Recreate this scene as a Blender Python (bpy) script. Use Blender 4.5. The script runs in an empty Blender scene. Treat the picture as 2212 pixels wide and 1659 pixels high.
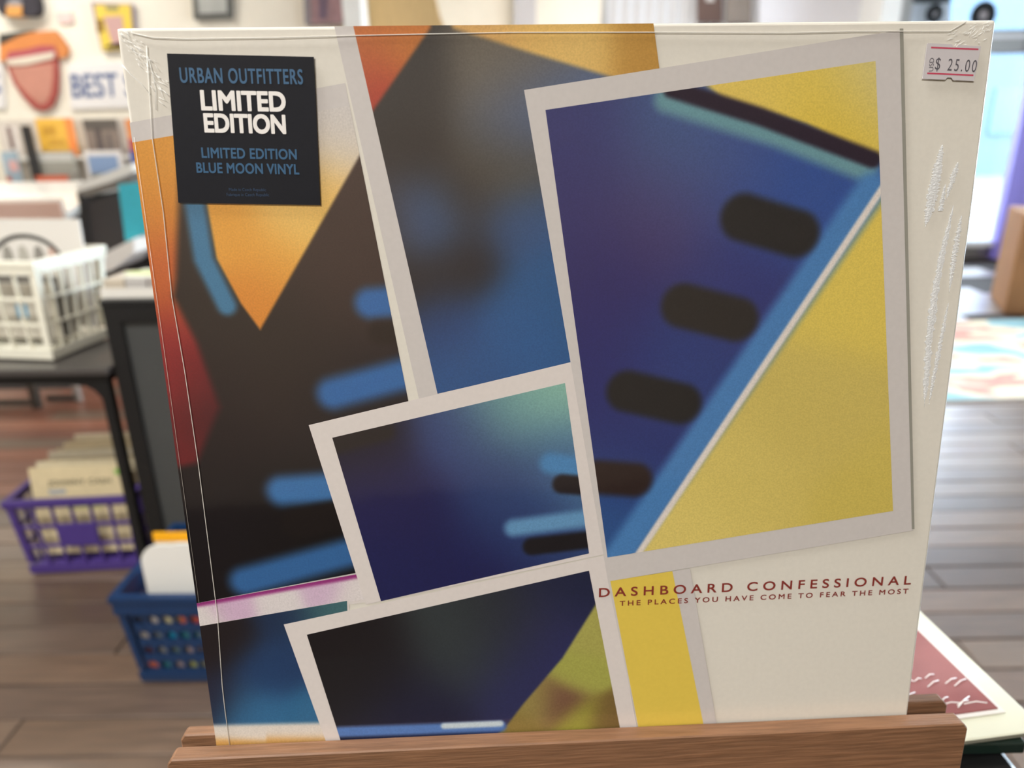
import bpy, bmesh, math, random
import numpy as np
from mathutils import Vector, Matrix

random.seed(7)
C = bpy.context.scene.collection
R = math.radians
scene = bpy.context.scene

# ------------------------------------------------------------------ camera, sky, lights, exposure
cam_data = bpy.data.cameras.new('camera')
cam_data.sensor_width = 36.0
cam_data.lens = 36.0 * 1560.0 / 2212.0
cam_data.clip_start = 0.02
cam_data.clip_end = 200
cam_data.dof.use_dof = True
cam_data.dof.focus_distance = 0.285
cam_data.dof.aperture_fstop = 7.4
cam = bpy.data.objects.new('camera', cam_data)
C.objects.link(cam)
cam.location = (0, 0, 1.15)
cam.matrix_world = Matrix.Translation((0, 0, 1.15)) @ Matrix.Rotation(R(90 - 19.7), 4, 'X') @ Matrix.Rotation(R(-0.93), 4, 'Z')
scene.camera = cam

scene.view_settings.view_transform = 'Standard'
scene.view_settings.look = 'None'
scene.view_settings.gamma = 1.0
scene.view_settings.use_curve_mapping = False
scene.view_settings.exposure = 0.0
scene.cycles.use_denoising = True
scene.cycles.sample_clamp_indirect = 6.0
scene.cycles.max_bounces = 8

world = bpy.data.worlds.new('overcast_sky')
scene.world = world
world.use_nodes = True
bg = world.node_tree.nodes['Background']
bg.inputs['Color'].default_value = (0.76, 0.87, 1.0, 1)
bg.inputs['Strength'].default_value = 17.0

def area_light(name, loc, rot, sx, sy, watt, col):
    l = bpy.data.lights.new(name, 'AREA')
    l.shape = 'RECTANGLE'
    l.size, l.size_y, l.energy, l.color = sx, sy, watt, col
    o = bpy.data.objects.new(name, l)
    C.objects.link(o)
    o.location, o.rotation_euler = loc, rot
    return o
WARM = (1.0, 0.985, 0.95)
area_light('ceiling_light_front', (-1.2, 0.2, 2.80), (0, 0, 0), 1.2, 0.35, 72, WARM)
area_light('ceiling_light_rear', (-0.9, -1.8, 2.80), (0, 0, 0), 1.2, 0.35, 88, WARM)
area_light('ceiling_light_wall', (-2.9, 3.55, 2.80), (0, 0, 0), 1.4, 0.35, 46, WARM)
area_light('ceiling_light_shop', (1.4, 2.6, 2.80), (0, 0, 0), 1.2, 0.35, 14, (1, .97, .93))
area_light('added_fill_window', (1.1, 5.3, 2.80), (0, 0, 0), 1.6, 0.35, 70, (1, .98, .96))  # added fill, no known lamp here; lifts the far wall and banners

# ------------------------------------------------------------------ helpers
def lin(c):
    return tuple((v / 12.92 if v <= 0.04045 else ((v + 0.055) / 1.055) ** 2.4) for v in (x / 255.0 for x in c))

MATS = {}
def mat(name, col, rough=0.6, spec=0.5, metal=0.0, coat=0.0, coat_rough=0.08, noise=0.0, nscale=40.0, bump=0.0, stretch=(1, 1, 1), alpha=1.0, emit=0.0):
    if name in MATS:
        return MATS[name]
    m = bpy.data.materials.new(name)
    m.use_nodes = True
    nt = m.node_tree
    b = nt.nodes['Principled BSDF']
    rgb = lin(col)
    b.inputs['Base Color'].default_value = (*rgb, 1)
    b.inputs['Roughness'].default_value = rough
    b.inputs['Specular IOR Level'].default_value = spec
    b.inputs['Metallic'].default_value = metal
    b.inputs['Coat Weight'].default_value = coat
    b.inputs['Coat Roughness'].default_value = coat_rough
    b.inputs['Alpha'].default_value = alpha
    if emit:
        b.inputs['Emission Color'].default_value = (*rgb, 1)
        b.inputs['Emission Strength'].default_value = emit
    if noise or bump:
        tc = nt.nodes.new('ShaderNodeTexCoord')
        mp = nt.nodes.new('ShaderNodeMapping')
        mp.inputs['Scale'].default_value = stretch
        nz = nt.nodes.new('ShaderNodeTexNoise')
        nz.inputs['Scale'].default_value = nscale
        nz.inputs['Detail'].default_value = 5
        nt.links.new(tc.outputs['Object'], mp.inputs['Vector'])
        nt.links.new(mp.outputs['Vector'], nz.inputs['Vector'])
        if noise:
            mr = nt.nodes.new('ShaderNodeMapRange')
            mr.inputs['From Min'].default_value = 0.3
            mr.inputs['From Max'].default_value = 0.7
            mr.inputs['To Min'].default_value = 1 - noise
            mr.inputs['To Max'].default_value = 1 + noise
            mx = nt.nodes.new('ShaderNodeMix')
            mx.data_type = 'RGBA'
            mx.blend_type = 'MULTIPLY'
            mx.inputs['Factor'].default_value = 1
            mx.inputs['A'].default_value = (*rgb, 1)
            nt.links.new(nz.outputs['Fac'], mr.inputs['Value'])
            nt.links.new(mr.outputs['Result'], mx.inputs['B'])
            nt.links.new(mx.outputs['Result'], b.inputs['Base Color'])
        if bump:
            bp = nt.nodes.new('ShaderNodeBump')
            bp.inputs['Strength'].default_value = bump
            bp.inputs['Distance'].default_value = 0.002
            nt.links.new(nz.outputs['Fac'], bp.inputs['Height'])
            nt.links.new(bp.outputs['Normal'], b.inputs['Normal'])
    MATS[name] = m
    return m

def glass_mat(name, tint=(1, 1, 1), refl=0.08):
    m = bpy.data.materials.new(name)
    m.use_nodes = True
    nt = m.node_tree
    nt.nodes.remove(nt.nodes['Principled BSDF'])
    out = nt.nodes['Material Output']
    tr = nt.nodes.new('ShaderNodeBsdfTransparent')
    tr.inputs['Color'].default_value = (*tint, 1)
    gl = nt.nodes.new('ShaderNodeBsdfGlossy')
    gl.inputs['Roughness'].default_value = 0.02
    fr = nt.nodes.new('ShaderNodeFresnel')
    fr.inputs['IOR'].default_value = 1.45
    mx = nt.nodes.new('ShaderNodeMixShader')
    nt.links.new(fr.outputs[0], mx.inputs[0])
    nt.links.new(tr.outputs[0], mx.inputs[1])
    nt.links.new(gl.outputs[0], mx.inputs[2])
    nt.links.new(mx.outputs[0], out.inputs['Surface'])
    return m

def print_mat():
    m = bpy.data.materials.new('printed_ink')
    m.use_nodes = True
    nt = m.node_tree
    b = nt.nodes['Principled BSDF']
    at = nt.nodes.new('ShaderNodeAttribute')
    at.attribute_name = 'ink'
    tc = nt.nodes.new('ShaderNodeTexCoord')
    nz = nt.nodes.new('ShaderNodeTexNoise')
    nz.inputs['Scale'].default_value = 1500
    nz.inputs['Detail'].default_value = 2
    mr = nt.nodes.new('ShaderNodeMapRange')
    mr.inputs['From Min'].default_value = 0.3
    mr.inputs['From Max'].default_value = 0.7
    mr.inputs['To Min'].default_value = 0.92
    mr.inputs['To Max'].default_value = 1.08
    mx = nt.nodes.new('ShaderNodeMix')
    mx.data_type = 'RGBA'
    mx.blend_type = 'MULTIPLY'
    mx.inputs['Factor'].default_value = 1
    nt.links.new(tc.outputs['Object'], nz.inputs['Vector'])
    nt.links.new(nz.outputs['Fac'], mr.inputs['Value'])
    nt.links.new(at.outputs['Color'], mx.inputs['A'])
    nt.links.new(mr.outputs['Result'], mx.inputs['B'])
    nt.links.new(mx.outputs['Result'], b.inputs['Base Color'])
    film_coat(nt, b)
    return m

def film_coat(nt, b):
    # tight clear shrink film: a smooth coat with slow ripples
    b.inputs['Roughness'].default_value = 0.5
    b.inputs['Specular IOR Level'].default_value = 0.25
    b.inputs['Coat Weight'].default_value = 1.0
    b.inputs['Coat Roughness'].default_value = 0.06
    b.inputs['Coat IOR'].default_value = 1.45
    tc = nt.nodes.new('ShaderNodeTexCoord')
    mp = nt.nodes.new('ShaderNodeMapping')
    mp.inputs['Scale'].default_value = (1.6, 1, 0.6)
    nz = nt.nodes.new('ShaderNodeTexNoise')
    nz.inputs['Scale'].default_value = 14
    nz.inputs['Detail'].default_value = 3
    bp = nt.nodes.new('ShaderNodeBump')
    bp.inputs['Strength'].default_value = 0.35
    bp.inputs['Distance'].default_value = 0.0012
    nt.links.new(tc.outputs['Object'], mp.inputs['Vector'])
    nt.links.new(mp.outputs['Vector'], nz.inputs['Vector'])
    nt.links.new(nz.outputs['Fac'], bp.inputs['Height'])
    nt.links.new(bp.outputs['Normal'], b.inputs['Coat Normal'])

def film_paper(name, col):
    m = mat(name, col, 0.5, noise=0.02, nscale=500)
    film_coat(m.node_tree, m.node_tree.nodes['Principled BSDF'])
    return m

def tag(o, label=None, cat=None, group=None, kind=None):
    if label: o['label'] = label
    if cat: o['category'] = cat
    if group: o['group'] = group
    if kind: o['kind'] = kind
    return o

def thing(name, label, cat, loc=(0, 0, 0), rz=0.0, group=None):
    o = bpy.data.objects.new(name, None)
    o.empty_display_size = 0.05
    C.objects.link(o)
    o.location = loc
    o.rotation_euler = (0, 0, rz)
    return tag(o, label, cat, group)

def link(name, me, m=None, parent=None, loc=None, rot=None):
    o = bpy.data.objects.new(name, me)
    C.objects.link(o)
    if m is not None and not me.materials:
        me.materials.append(m)
    if parent: o.parent = parent
    if loc: o.location = loc
    if rot: o.rotation_euler = rot
    return o

class MB:
    """collects shapes into ONE mesh"""
    def __init__(self):
        self.bm = bmesh.new()
    def box(self, x0, x1, y0, y1, z0, z1, M=None):
        p = [(x, y, z) for z in (z0, z1) for y in (y0, y1) for x in (x0, x1)]
        v = [self.bm.verts.new(M @ Vector(q) if M else q) for q in p]
        for f in ((0, 2, 3, 1), (4, 5, 7, 6), (0, 1, 5, 4), (2, 6, 7, 3), (0, 4, 6, 2), (1, 3, 7, 5)):
            self.bm.faces.new([v[i] for i in f])
        return self
    def prism(self, pts, axis, a0, a1):
        """extrude a closed 2D outline along an axis ('x','y','z')"""
        def P(q, a):
            return {'x': (a, q[0], q[1]), 'y': (q[0], a, q[1]), 'z': (q[0], q[1], a)}[axis]
        A = [self.bm.verts.new(P(q, a0)) for q in pts]
        B = [self.bm.verts.new(P(q, a1)) for q in pts]
        n = len(pts)
        self.bm.faces.new(A[::-1]); self.bm.faces.new(B)
        for i in range(n):
            self.bm.faces.new((A[i], A[(i + 1) % n], B[(i + 1) % n], B[i]))
        return self
    def frustum(self, b, t, z0, z1):
        """box with different bottom and top rectangles (x0,x1,y0,y1)"""
        p = [(b[0], b[2], z0), (b[1], b[2], z0), (b[1], b[3], z0), (b[0], b[3], z0), (t[0], t[2], z1), (t[1], t[2], z1), (t[1], t[3], z1), (t[0], t[3], z1)]
        v = [self.bm.verts.new(q) for q in p]
        for f in ((0, 3, 2, 1), (4, 5, 6, 7), (0, 1, 5, 4), (1, 2, 6, 5), (2, 3, 7, 6), (3, 0, 4, 7)):
            self.bm.faces.new([v[i] for i in f])
        return self
    def tube(self, pts, r, n=8, closed=False):
        pts = [Vector(p) for p in pts]
        rings = []
        for i, p in enumerate(pts):
            a = pts[max(i - 1, 0)]; b = pts[min(i + 1, len(pts) - 1)]
            t = (b - a).normalized()
            u = t.cross(Vector((0.3, 0.5, 0.81))).normalized(); w = t.cross(u)
            rr = r[i] if isinstance(r, (list, tuple)) else r
            rings.append([self.bm.verts.new(p + (u * math.cos(2 * math.pi * k / n) + w * math.sin(2 * math.pi * k / n)) * rr) for k in range(n)])
        for a, b in zip(rings, rings[1:]):
            for k in range(n):
                self.bm.faces.new((a[k], a[(k + 1) % n], b[(k + 1) % n], b[k]))
        self.bm.faces.new(rings[0][::-1]); self.bm.faces.new(rings[-1])
        return self
    def lathe(self, prof, n=24, c=(0, 0, 0)):
        rings = []
        for r, z in prof:
            rings.append([self.bm.verts.new((c[0] + r * math.cos(2 * math.pi * k / n), c[1] + r * math.sin(2 * math.pi * k / n), c[2] + z)) for k in range(n)])
        for a, b in zip(rings, rings[1:]):
            for k in range(n):
                self.bm.faces.new((a[k], a[(k + 1) % n], b[(k + 1) % n], b[k]))
        self.bm.faces.new(rings[0][::-1]); self.bm.faces.new(rings[-1])
        return self
    def face(self, pts):
        self.bm.faces.new([self.bm.verts.new(p) for p in pts])
        return self
    def bevel(self, w, seg=2):
        bmesh.ops.bevel(self.bm, geom=list(self.bm.edges), offset=w, segments=seg, affect='EDGES', profile=0.5)
        return self
    def mesh(self, name, smooth=False):
        bmesh.ops.recalc_face_normals(self.bm, faces=list(self.bm.faces))
        me = bpy.data.meshes.new(name)
        self.bm.to_mesh(me)
        self.bm.free()
        if smooth:
            for p in me.polygons: p.use_smooth = True
        return me
    def build(self, name, m, parent=None, loc=None, rot=None, smooth=False):
        return link(name, self.mesh(name, smooth), m, parent, loc, rot)

def box_part(name, m, parent, x0, x1, y0, y1, z0, z1, bevel=0.0):
    b = MB().box(x0, x1, y0, y1, z0, z1)
    if bevel: b.bevel(bevel)
    return b.build(name, m, parent)

def struct(name, mb, m, kind='structure'):
    return tag(mb.build(name, m), kind=kind)

def lettering(text, space=1.0):
    """text outline as a flat mesh, x from 0..1 and y from 0..1 over its own bounds"""
    cu = bpy.data.curves.new('lettering', 'FONT')
    cu.body = text
    cu.space_character = space
    cu.resolution_u = 5
    t = bpy.data.objects.new('lettering', cu)
    C.objects.link(t)
    dg = bpy.context.evaluated_depsgraph_get()
    me = bpy.data.meshes.new_from_object(t.evaluated_get(dg))
    bpy.data.objects.remove(t)
    me.materials.clear()
    n = len(me.vertices)
    co = np.zeros(n * 3); me.vertices.foreach_get('co', co)
    co = co.reshape(-1, 3)
    lo, hi = co.min(0), co.max(0)
    me['w'] = float(hi[0] - lo[0]); me['h'] = float(hi[1] - lo[1])
    co[:, 0] = (co[:, 0] - lo[0]) / (hi[0] - lo[0]); co[:, 1] = (co[:, 1] - lo[1]) / (hi[1] - lo[1]); co[:, 2] = 0
    me.vertices.foreach_set('co', co.ravel())
    return me

def write_on(name, text, m, parent, p0, px, py, space=1.0, bold=0.0):
    """lay lettering on the parallelogram p0 + a*px + b*py (local coordinates of the parent);
    bold thickens the strokes by laying shifted copies of the outline on top of each other"""
    me = lettering(text, space)
    n = len(me.vertices)
    co = np.zeros(n * 3); me.vertices.foreach_get('co', co)
    co = co.reshape(-1, 3)
    p0, px, py = np.array(p0), np.array(px), np.array(py)
    ux, uy = px / np.linalg.norm(px), py / np.linalg.norm(py)
    nrm = np.cross(ux, uy)
    polys = [tuple(p.vertices) for p in me.polygons]
    b = bold * np.linalg.norm(py)
    q = p0[None] + ux[None] * b + uy[None] * b + co[:, :1] * (px - 2 * b * ux)[None] + co[:, 1:2] * (py - 2 * b * uy)[None]
    V, F = [], []
    shifts = ((0, 0), (1, .6), (-1, .6), (1, -.6), (-1, -.6), (.6, 1), (-.6, 1), (.6, -1), (-.6, -1)) if bold else ((0, 0),)
    for k, (sx, sy) in enumerate(shifts):
        V += [tuple(v) for v in q + (ux * sx + uy * sy)[None] * b + nrm[None] * 1.5e-6 * k]
        F += [tuple(i + k * n for i in f) for f in polys]
    out = bpy.data.meshes.new(name)
    out.from_pydata(V, [], F)
    bpy.data.meshes.remove(me)
    return link(name, out, m, parent)

# ------------------------------------------------------------------ the room
M_wall = mat('cream_wall_paint', (236, 228, 212), 0.8, noise=0.03, nscale=6)
M_trim = mat('white_gloss_trim', (240, 240, 236), 0.4, noise=0.02, nscale=9)
M_ceil = mat('white_ceiling_paint', (232, 228, 220), 0.9, noise=0.02, nscale=5)

struct('floor', MB().box(-4.3, 4.87, -3.3, 6.95, -0.06, -0.004), mat('dark_floor_joint', (38, 28, 22), 0.8, noise=0.1))
struct('ceiling', MB().box(-4.3, 4.87, -3.3, 7.0, 2.85, 2.95), M_ceil)
struct('wall_left', MB().box(-4.3, -4.2, -3.2, 4.7, -0.02, 2.85), M_wall)
struct('wall_back', MB().box(-4.2, -0.93, 4.60, 4.70, -0.02, 2.85), M_wall)
struct('wall_front', MB().box(-4.3, 4.87, -3.3, -3.2, -0.02, 2.85), mat('shop_wall_behind', (176, 160, 140), 0.8, noise=0.06, nscale=3))
struct('wall_right', MB().box(4.75, 4.87, -3.2, 0.7, -0.02, 2.85).box(4.75, 4.87, 5.9, 6.4, -0.02, 2.85).box(4.75, 4.87, 0.7, 5.9, -0.02, 0.25).box(4.75, 4.87, 0.7, 5.9, 2.72, 2.85), M_wall)
struct('wall_inner', MB().box(-0.97, -0.87, 4.72, 6.8, -0.02, 2.85), M_wall)
struct('wall_far', MB().box(-0.87, 0.80, 6.80, 6.92, -0.02, 2.85), M_wall)
struct('trim_1', MB().box(-0.925, -0.815, 4.56, 4.72, 0, 2.85).bevel(0.006), M_trim)
struct('baseboard_left', MB().box(-4.2, -0.93, 4.57, 4.6, 0, 0.12), M_trim)

# floor boards, each a board of its own with its own tone
def plank_mat(i, col):
    m = mat('oak_board_%d' % i, col, 0.42, noise=0.28, nscale=5, bump=0.12, stretch=(1.2, 14, 1))
    b = m.node_tree.nodes['Principled BSDF']
    b.inputs['Specular IOR Level'].default_value = 0.6
    b.inputs['Coat Weight'].default_value = 0.75
    b.inputs['Coat Roughness'].default_value = 0.28
    return m
tones = [(106, 86, 70), (94, 74, 60), (116, 96, 80), (84, 66, 54), (110, 88, 72), (100, 82, 70), (132, 82, 60), (118, 72, 54)]
pm = [plank_mat(i, t) for i, t in enumerate(tones)]
floor = bpy.data.objects['floor']
plank_me = {}
def plank_mesh(L, w, k):
    key = (round(L, 2), round(w, 3), k)
    if key not in plank_me:
        me = MB().box(-L / 2, L / 2, -w / 2, w / 2, -0.012, 0).bevel(0.0018, 1).mesh('plank')
        me.materials.append(pm[k])
        plank_me[key] = me
    return plank_me[key]
PW = 0.098
y = 0.21
row = 0
n_planks = 0
while y < 6.75:
    w = PW if y < 3.2 else PW * 1.9
    L = 1.5 if y < 3.2 else 2.4
    x = -4.3 - (row * 0.47) % L
    while x < 4.3:
        if x + L > -(1.6 + y * 0.62) and x > -4.3 and x + L < 4.76 and x < (1.2 + y * 0.95):
            o = link('plank', plank_mesh(L - 0.004, w - 0.004, random.randrange(6) if (y < 2.1 or x > -1.4) else random.choice((6, 7, 6, 7, 4))), None, floor, (x + L / 2, y + w / 2, random.uniform(-0.0008, 0.0008)))
            n_planks += 1
        x += L
    y += w
    row += 1

# ------------------------------------------------------------------ shop front with daylight behind
M_frame = mat('grey_aluminium_frame', (168, 166, 162), 0.35, metal=0.6, noise=0.03)
M_glass = glass_mat('window_glass', (0.96, 0.98, 0.98))
def window_unit(n, x0, x1, y, sill, top, fr=0.07):
    f = MB().box(x0, x1, y, y + 0.08, sill - fr, sill).box(x0, x1, y, y + 0.08, top, top + fr)
    f.box(x0, x0 + fr, y, y + 0.08, sill, top).box(x1 - fr, x1, y, y + 0.08, sill, top)
    o = tag(f.build('window_%d' % n, M_frame), kind='structure')
    box_part('pane', M_glass, o, x0 + fr, x1 - fr, y + 0.035, y + 0.043, sill, top)
    return o
window_unit(1, 0.80, 1.62, 6.80, 0.5, 2.70)
window_unit(2, 1.62, 2.95, 6.80, 0.5, 2.70)
struct('wall_sill', MB().box(0.8, 2.95, 6.78, 6.92, -0.02, 0.43), M_trim)
struct('wall_porch', MB().box(2.95, 3.10, 6.30, 6.92, -0.02, 2.85), M_trim)
struct('wall_lintel', MB().box(0.8, 3.1, 6.78, 6.92, 2.77, 2.85), M_wall)
# the glazed entrance with its broad grey cross rail
d = MB().box(3.10, 3.18, 6.30, 6.40, 0.0, 2.80).box(3.18, 4.75, 6.30, 6.38, 0.0, 0.13).box(3.18, 4.75, 6.30, 6.38, 2.70, 2.80).box(4.67, 4.75, 6.30, 6.38, 0.13, 2.70)
door = tag(d.build('door_1', M_frame), kind='structure')
MB().box(3.18, 4.67, 6.26, 6.38, 1.63, 1.80).bevel(0.01).build('cross_rail', M_frame, door)
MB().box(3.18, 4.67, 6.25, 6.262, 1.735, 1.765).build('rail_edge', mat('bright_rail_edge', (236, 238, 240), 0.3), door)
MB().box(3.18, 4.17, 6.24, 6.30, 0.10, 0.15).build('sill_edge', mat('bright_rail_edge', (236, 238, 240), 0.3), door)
box_part('pane', M_glass, door, 3.18, 4.67, 6.335, 6.343, 0.13, 1.63)
box_part('pane', M_glass, door, 3.18, 4.67, 6.335, 6.343, 1.80, 2.70)
struct('trim_2', MB().box(4.17, 4.40, 6.20, 6.30, 0.0, 2.85).bevel(0.008), mat('violet_painted_post', (150, 140, 236), 0.45, noise=0.05))

def added_side_window(n, y0, y1):
    f = MB().box(4.77, 4.85, y0, y1, 0.25, 0.32).box(4.77, 4.85, y0, y1, 2.65, 2.72).box(4.77, 4.85, y0, y0 + .06, .32, 2.65).box(4.77, 4.85, y1 - .06, y1, .32, 2.65)
    o = tag(f.build('window_%d' % n, M_frame), kind='structure')
    box_part('pane', M_glass, o, 4.806, 4.812, y0 + .06, y1 - .06, .32, 2.65)
added_side_window(3, 0.7, 2.4); added_side_window(4, 2.4, 4.1); added_side_window(5, 4.1, 5.9)  # unseen windows, added so daylight brightens the right floor

# outside
tag(MB().box(-8, 24, 6.95, 30, -0.25, -0.12).box(4.9, 24, -4, 6.95, -0.25, -0.12).build('pavement', mat('grey_pavement', (94, 98, 102), 0.9, noise=0.08, nscale=3)), kind='structure')
b = thing('building', 'slate blue building across the street seen through the door glass', 'building', (13, 17.5, -0.12))
box_part('wall', mat('slate_blue_render', (84, 102, 118), 0.9, noise=0.06), b, -7, 9, 0, 1.2, 0, 4.6)
for i in range(7):
    box_part('window', mat('shop_window_blue', (64, 92, 116), 0.2), b, -6.2 + i * 2.1, -4.9 + i * 2.1, -0.04, 0.0, 0.9, 1.9)

# ------------------------------------------------------------------ the display counter under the stand
M_black = mat('black_lacquer', (24, 24, 25), 0.25, noise=0.05)
cnt = thing('display_counter', 'black display counter with a glass plate, under the wooden record stand', 'counter', (0.07, 0.40, 0))
MB().box(-0.20, 0.196, -0.36, 0.165, 0.06, 0.825).bevel(0.004).build('cabinet_body', M_black, cnt)
MB().box(-0.18, 0.165, -0.33, 0.15, 0.0, 0.06).build('plinth', M_black, cnt)
MB().box(-0.17, 0.204, -0.101, 0.17, 0.8255, 0.833).bevel(0.001).build('glass_plate', mat('dark_green_plate_glass', (28, 44, 38), 0.06, coat=0.4), cnt)

# cream sleeve and the red wrapped booklet lying on the glass plate
cs = thing('record_sleeve', 'cream record sleeve lying flat on the glass behind the stand', 'record sleeve', (0.111, 0.439, 0.8335), R(7.5))
M_cream = mat('cream_card', (232, 232, 210), 0.5, noise=0.03, nscale=30)
MB().box(-0.157, 0.157, -0.157, 0.157, 0, 0.0035).bevel(0.0012).build('card', M_cream, cs)
MB().box(-0.152, 0.152, -0.157, -0.156, 0.0008, 0.0028).build('opening', mat('dark_card_slit', (96, 92, 80), 0.8), cs)
rb = thing('booklet', 'red brick patterned picture booklet in crinkled clear wrap, lying on the cream sleeve', 'booklet', (0.112, 0.437, 0.8372), R(8.0))
MB().box(-0.136, 0.139, -0.140, 0.136, 0, 0.002).bevel(0.0006).build('cover', mat('dull_red_print', (142, 84, 84), 0.6, spec=0.3, coat=0.12, noise=0.10, nscale=40), rb)
MB().box(-0.1385, 0.1415, -0.1425, 0.1385, 0.0003, 0.0012).build('page_edge', mat('white_page_edge', (232, 228, 222), 0.6), rb)
mort = MB(); bricks = []
for r in range(10):
    for k in range(7):
        x0 = -0.13 + k * 0.038 + (r % 2) * 0.019
        if x0 + 0.034 < 0.112:
            bricks.append((x0, -0.128 + r * 0.026))
bme = [MB().box(0, 0.034, 0, 0.021, 0, 0.00025).mesh('brick_print') for _ in range(3)]
for me, c in zip(bme, ((160, 88, 86), (150, 78, 78), (168, 104, 98))):
    me.materials.append(mat('brick_print_%d' % c[0], c, 0.6, spec=0.3, coat=0.12))
for i, (x0, y0) in enumerate(bricks):
    link('printed_brick', random.choice(bme), None, rb, (x0, y0, 0.0020))
MB().box(-0.10, 0.02, -0.137, -0.131, 0.002, 0.0023).box(0.05, 0.10, -0.137, -0.131, 0.002, 0.0023).build('blue_band', mat('blue_band_print', (70, 100, 190), 0.4), rb)
cr = MB()
for i in range(34):
    a = random.uniform(-0.15, 0.5); L = random.uniform(0.005, 0.014)
    cx, cy = 0.088 + random.uniform(-0.04, 0.042), -0.131 + random.uniform(-0.006, 0.018)
    cr.tube([(cx, cy, 0.0026), (cx + L * 0.5 * math.cos(a), cy + L * 0.5 * math.sin(a), 0.0040), (cx + L * math.cos(a), cy + L * math.sin(a), 0.0026)], 0.0003, 5)
M_crease = mat('bright_film_crease', (255, 255, 252), 0.25)
cr.build('film_crinkle', M_crease, rb)

# ------------------------------------------------------------------ the wooden record stand
YAW = R(3.0427); LEAN = R(-5.8745)
def top_frame():
    return Matrix.Translation((0.02260535, 0.28504481, 1.18382073)) @ Matrix.Rotation(YAW, 4, 'Z') @ Matrix.Rotation(LEAN, 4, 'X')
TF = top_frame()
M_wood = mat('stained_pine', (128, 92, 66), 0.5, noise=0.22, nscale=14, bump=0.3, stretch=(3, 50, 50))
st = thing('record_stand', 'brown wooden slotted stand holding the sealed record sleeve upright', 'stand', (0.055, 0.25, 0.8255), YAW)
st_inv = (Matrix.Translation((0.055, 0.25, 0.8255)) @ Matrix.Rotation(YAW, 4, 'Z')).inverted()
def slat(name, n0, n1, u0, u1, vl, vr, vb, cham):
    # outline in the plane of the sleeve, thickness n towards the viewer, top corners chamfered
    pts = [(u0 + 1.5, vb), (u1 - 1.5, vb), (u1, vr + cham * 1.3), (u1 - cham, vr), (u0 + cham, vl), (u0, vl + cham * 1.3)]
    mb = MB()
    A = [mb.bm.verts.new(((u - 157.5) / 1000, -n1 / 1000, -v / 1000)) for u, v in pts]
    B = [mb.bm.verts.new(((u - 157.5) / 1000, -n0 / 1000, -v / 1000)) for u, v in pts]
    mb.bm.faces.new(A); mb.bm.faces.new(B[::-1])
    for i in range(len(pts)):
        mb.bm.faces.new((A[i], B[i], B[(i + 1) % len(pts)], A[(i + 1) % len(pts)]))
    mb.bevel(0.0006, 1)
    mb.bm.transform(st_inv @ TF)
    return mb.build(name, M_wood, st)
slat('front_slat', 0.8, 9.0, -18.0, 338.0, 289.6, 295.2, 346, 2.0)
slat('back_slat', -14.5, -8.2, -19.0, 340.0, 291.3, 296.6, 346, 2.0)
slat('groove_floor', -8.2, 0.8, -12.0, 332.0, 315.3, 315.3, 346, 0.2)
MB().box(-0.15, 0.15, -0.05, 0.030, 0.0, 0.0135).bevel(0.002).build('base_board', M_wood, st)

# ------------------------------------------------------------------ the sealed record sleeve
W = 0.315
rec_M = TF @ Matrix.Translation((0, 0, -W))
rec = bpy.data.objects.new('record_sleeve', None)
C.objects.link(rec)
rec.matrix_world = rec_M
tag(rec, 'sealed white record sleeve with abstract colour collage cover, standing in the wooden stand', 'record sleeve')
M_white = film_paper('white_sleeve_card', (226, 221, 210))
M_border = film_paper('snapshot_border_paper', (222, 214, 210))
M_border2 = film_paper('snapshot_border_grey', (206, 200, 197))
M_ink = print_mat()
MB().box(-W / 2, W / 2, 0, 0.0068, 0, W).bevel(0.0012, 3).build('card_jacket', M_white, rec)
def mm(u, v, n=0.0):
    return ((u - 157.5) / 1000.0, -n / 1000.0, (315.0 - v) / 1000.0)
def flat(name, pts, n, m, parent=None):
    return MB().face([mm(u, v, n) for u, v in pts]).build(name, m, parent or rec)

def seeds_field(X, Y, seeds, sig):
    num = np.zeros(X.shape + (3,)); den = np.zeros(X.shape)
    for (u, v, r, g, b) in seeds:
        d2 = (X - u) ** 2 + (Y - v) ** 2
        w = np.exp(-d2 / (2 * sig * sig)) + 1e-9 / (1 + d2)
        num += w[..., None] * np.array((r, g, b)); den += w
    return num / den[..., None]

def seg_dist(X, Y, a, b):
    ax, ay = a; bx, by = b
    dx, dy = bx - ax, by - ay
    t = np.clip(((X - ax) * dx + (Y - ay) * dy) / max(dx * dx + dy * dy, 1e-9), 0, 1)
    return np.hypot(X - ax - t * dx, Y - ay - t * dy)

def poly_sd(X, Y, P):
    d = np.full(X.shape, 1e9); inside = np.zeros(X.shape, bool)
    for a, b in zip(P, P[1:] + P[:1]):
        d = np.minimum(d, seg_dist(X, Y, a, b))
        c = (a[1] > Y) != (b[1] > Y)
        xi = (b[0] - a[0]) * (Y - a[1]) / ((b[1] - a[1]) or 1e-9) + a[0]
        inside ^= c & (X < xi)
    return np.where(inside, -d, d)

def smooth(e):
    e = np.clip(e, 0, 1)
    return e * e * (3 - 2 * e)

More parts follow.
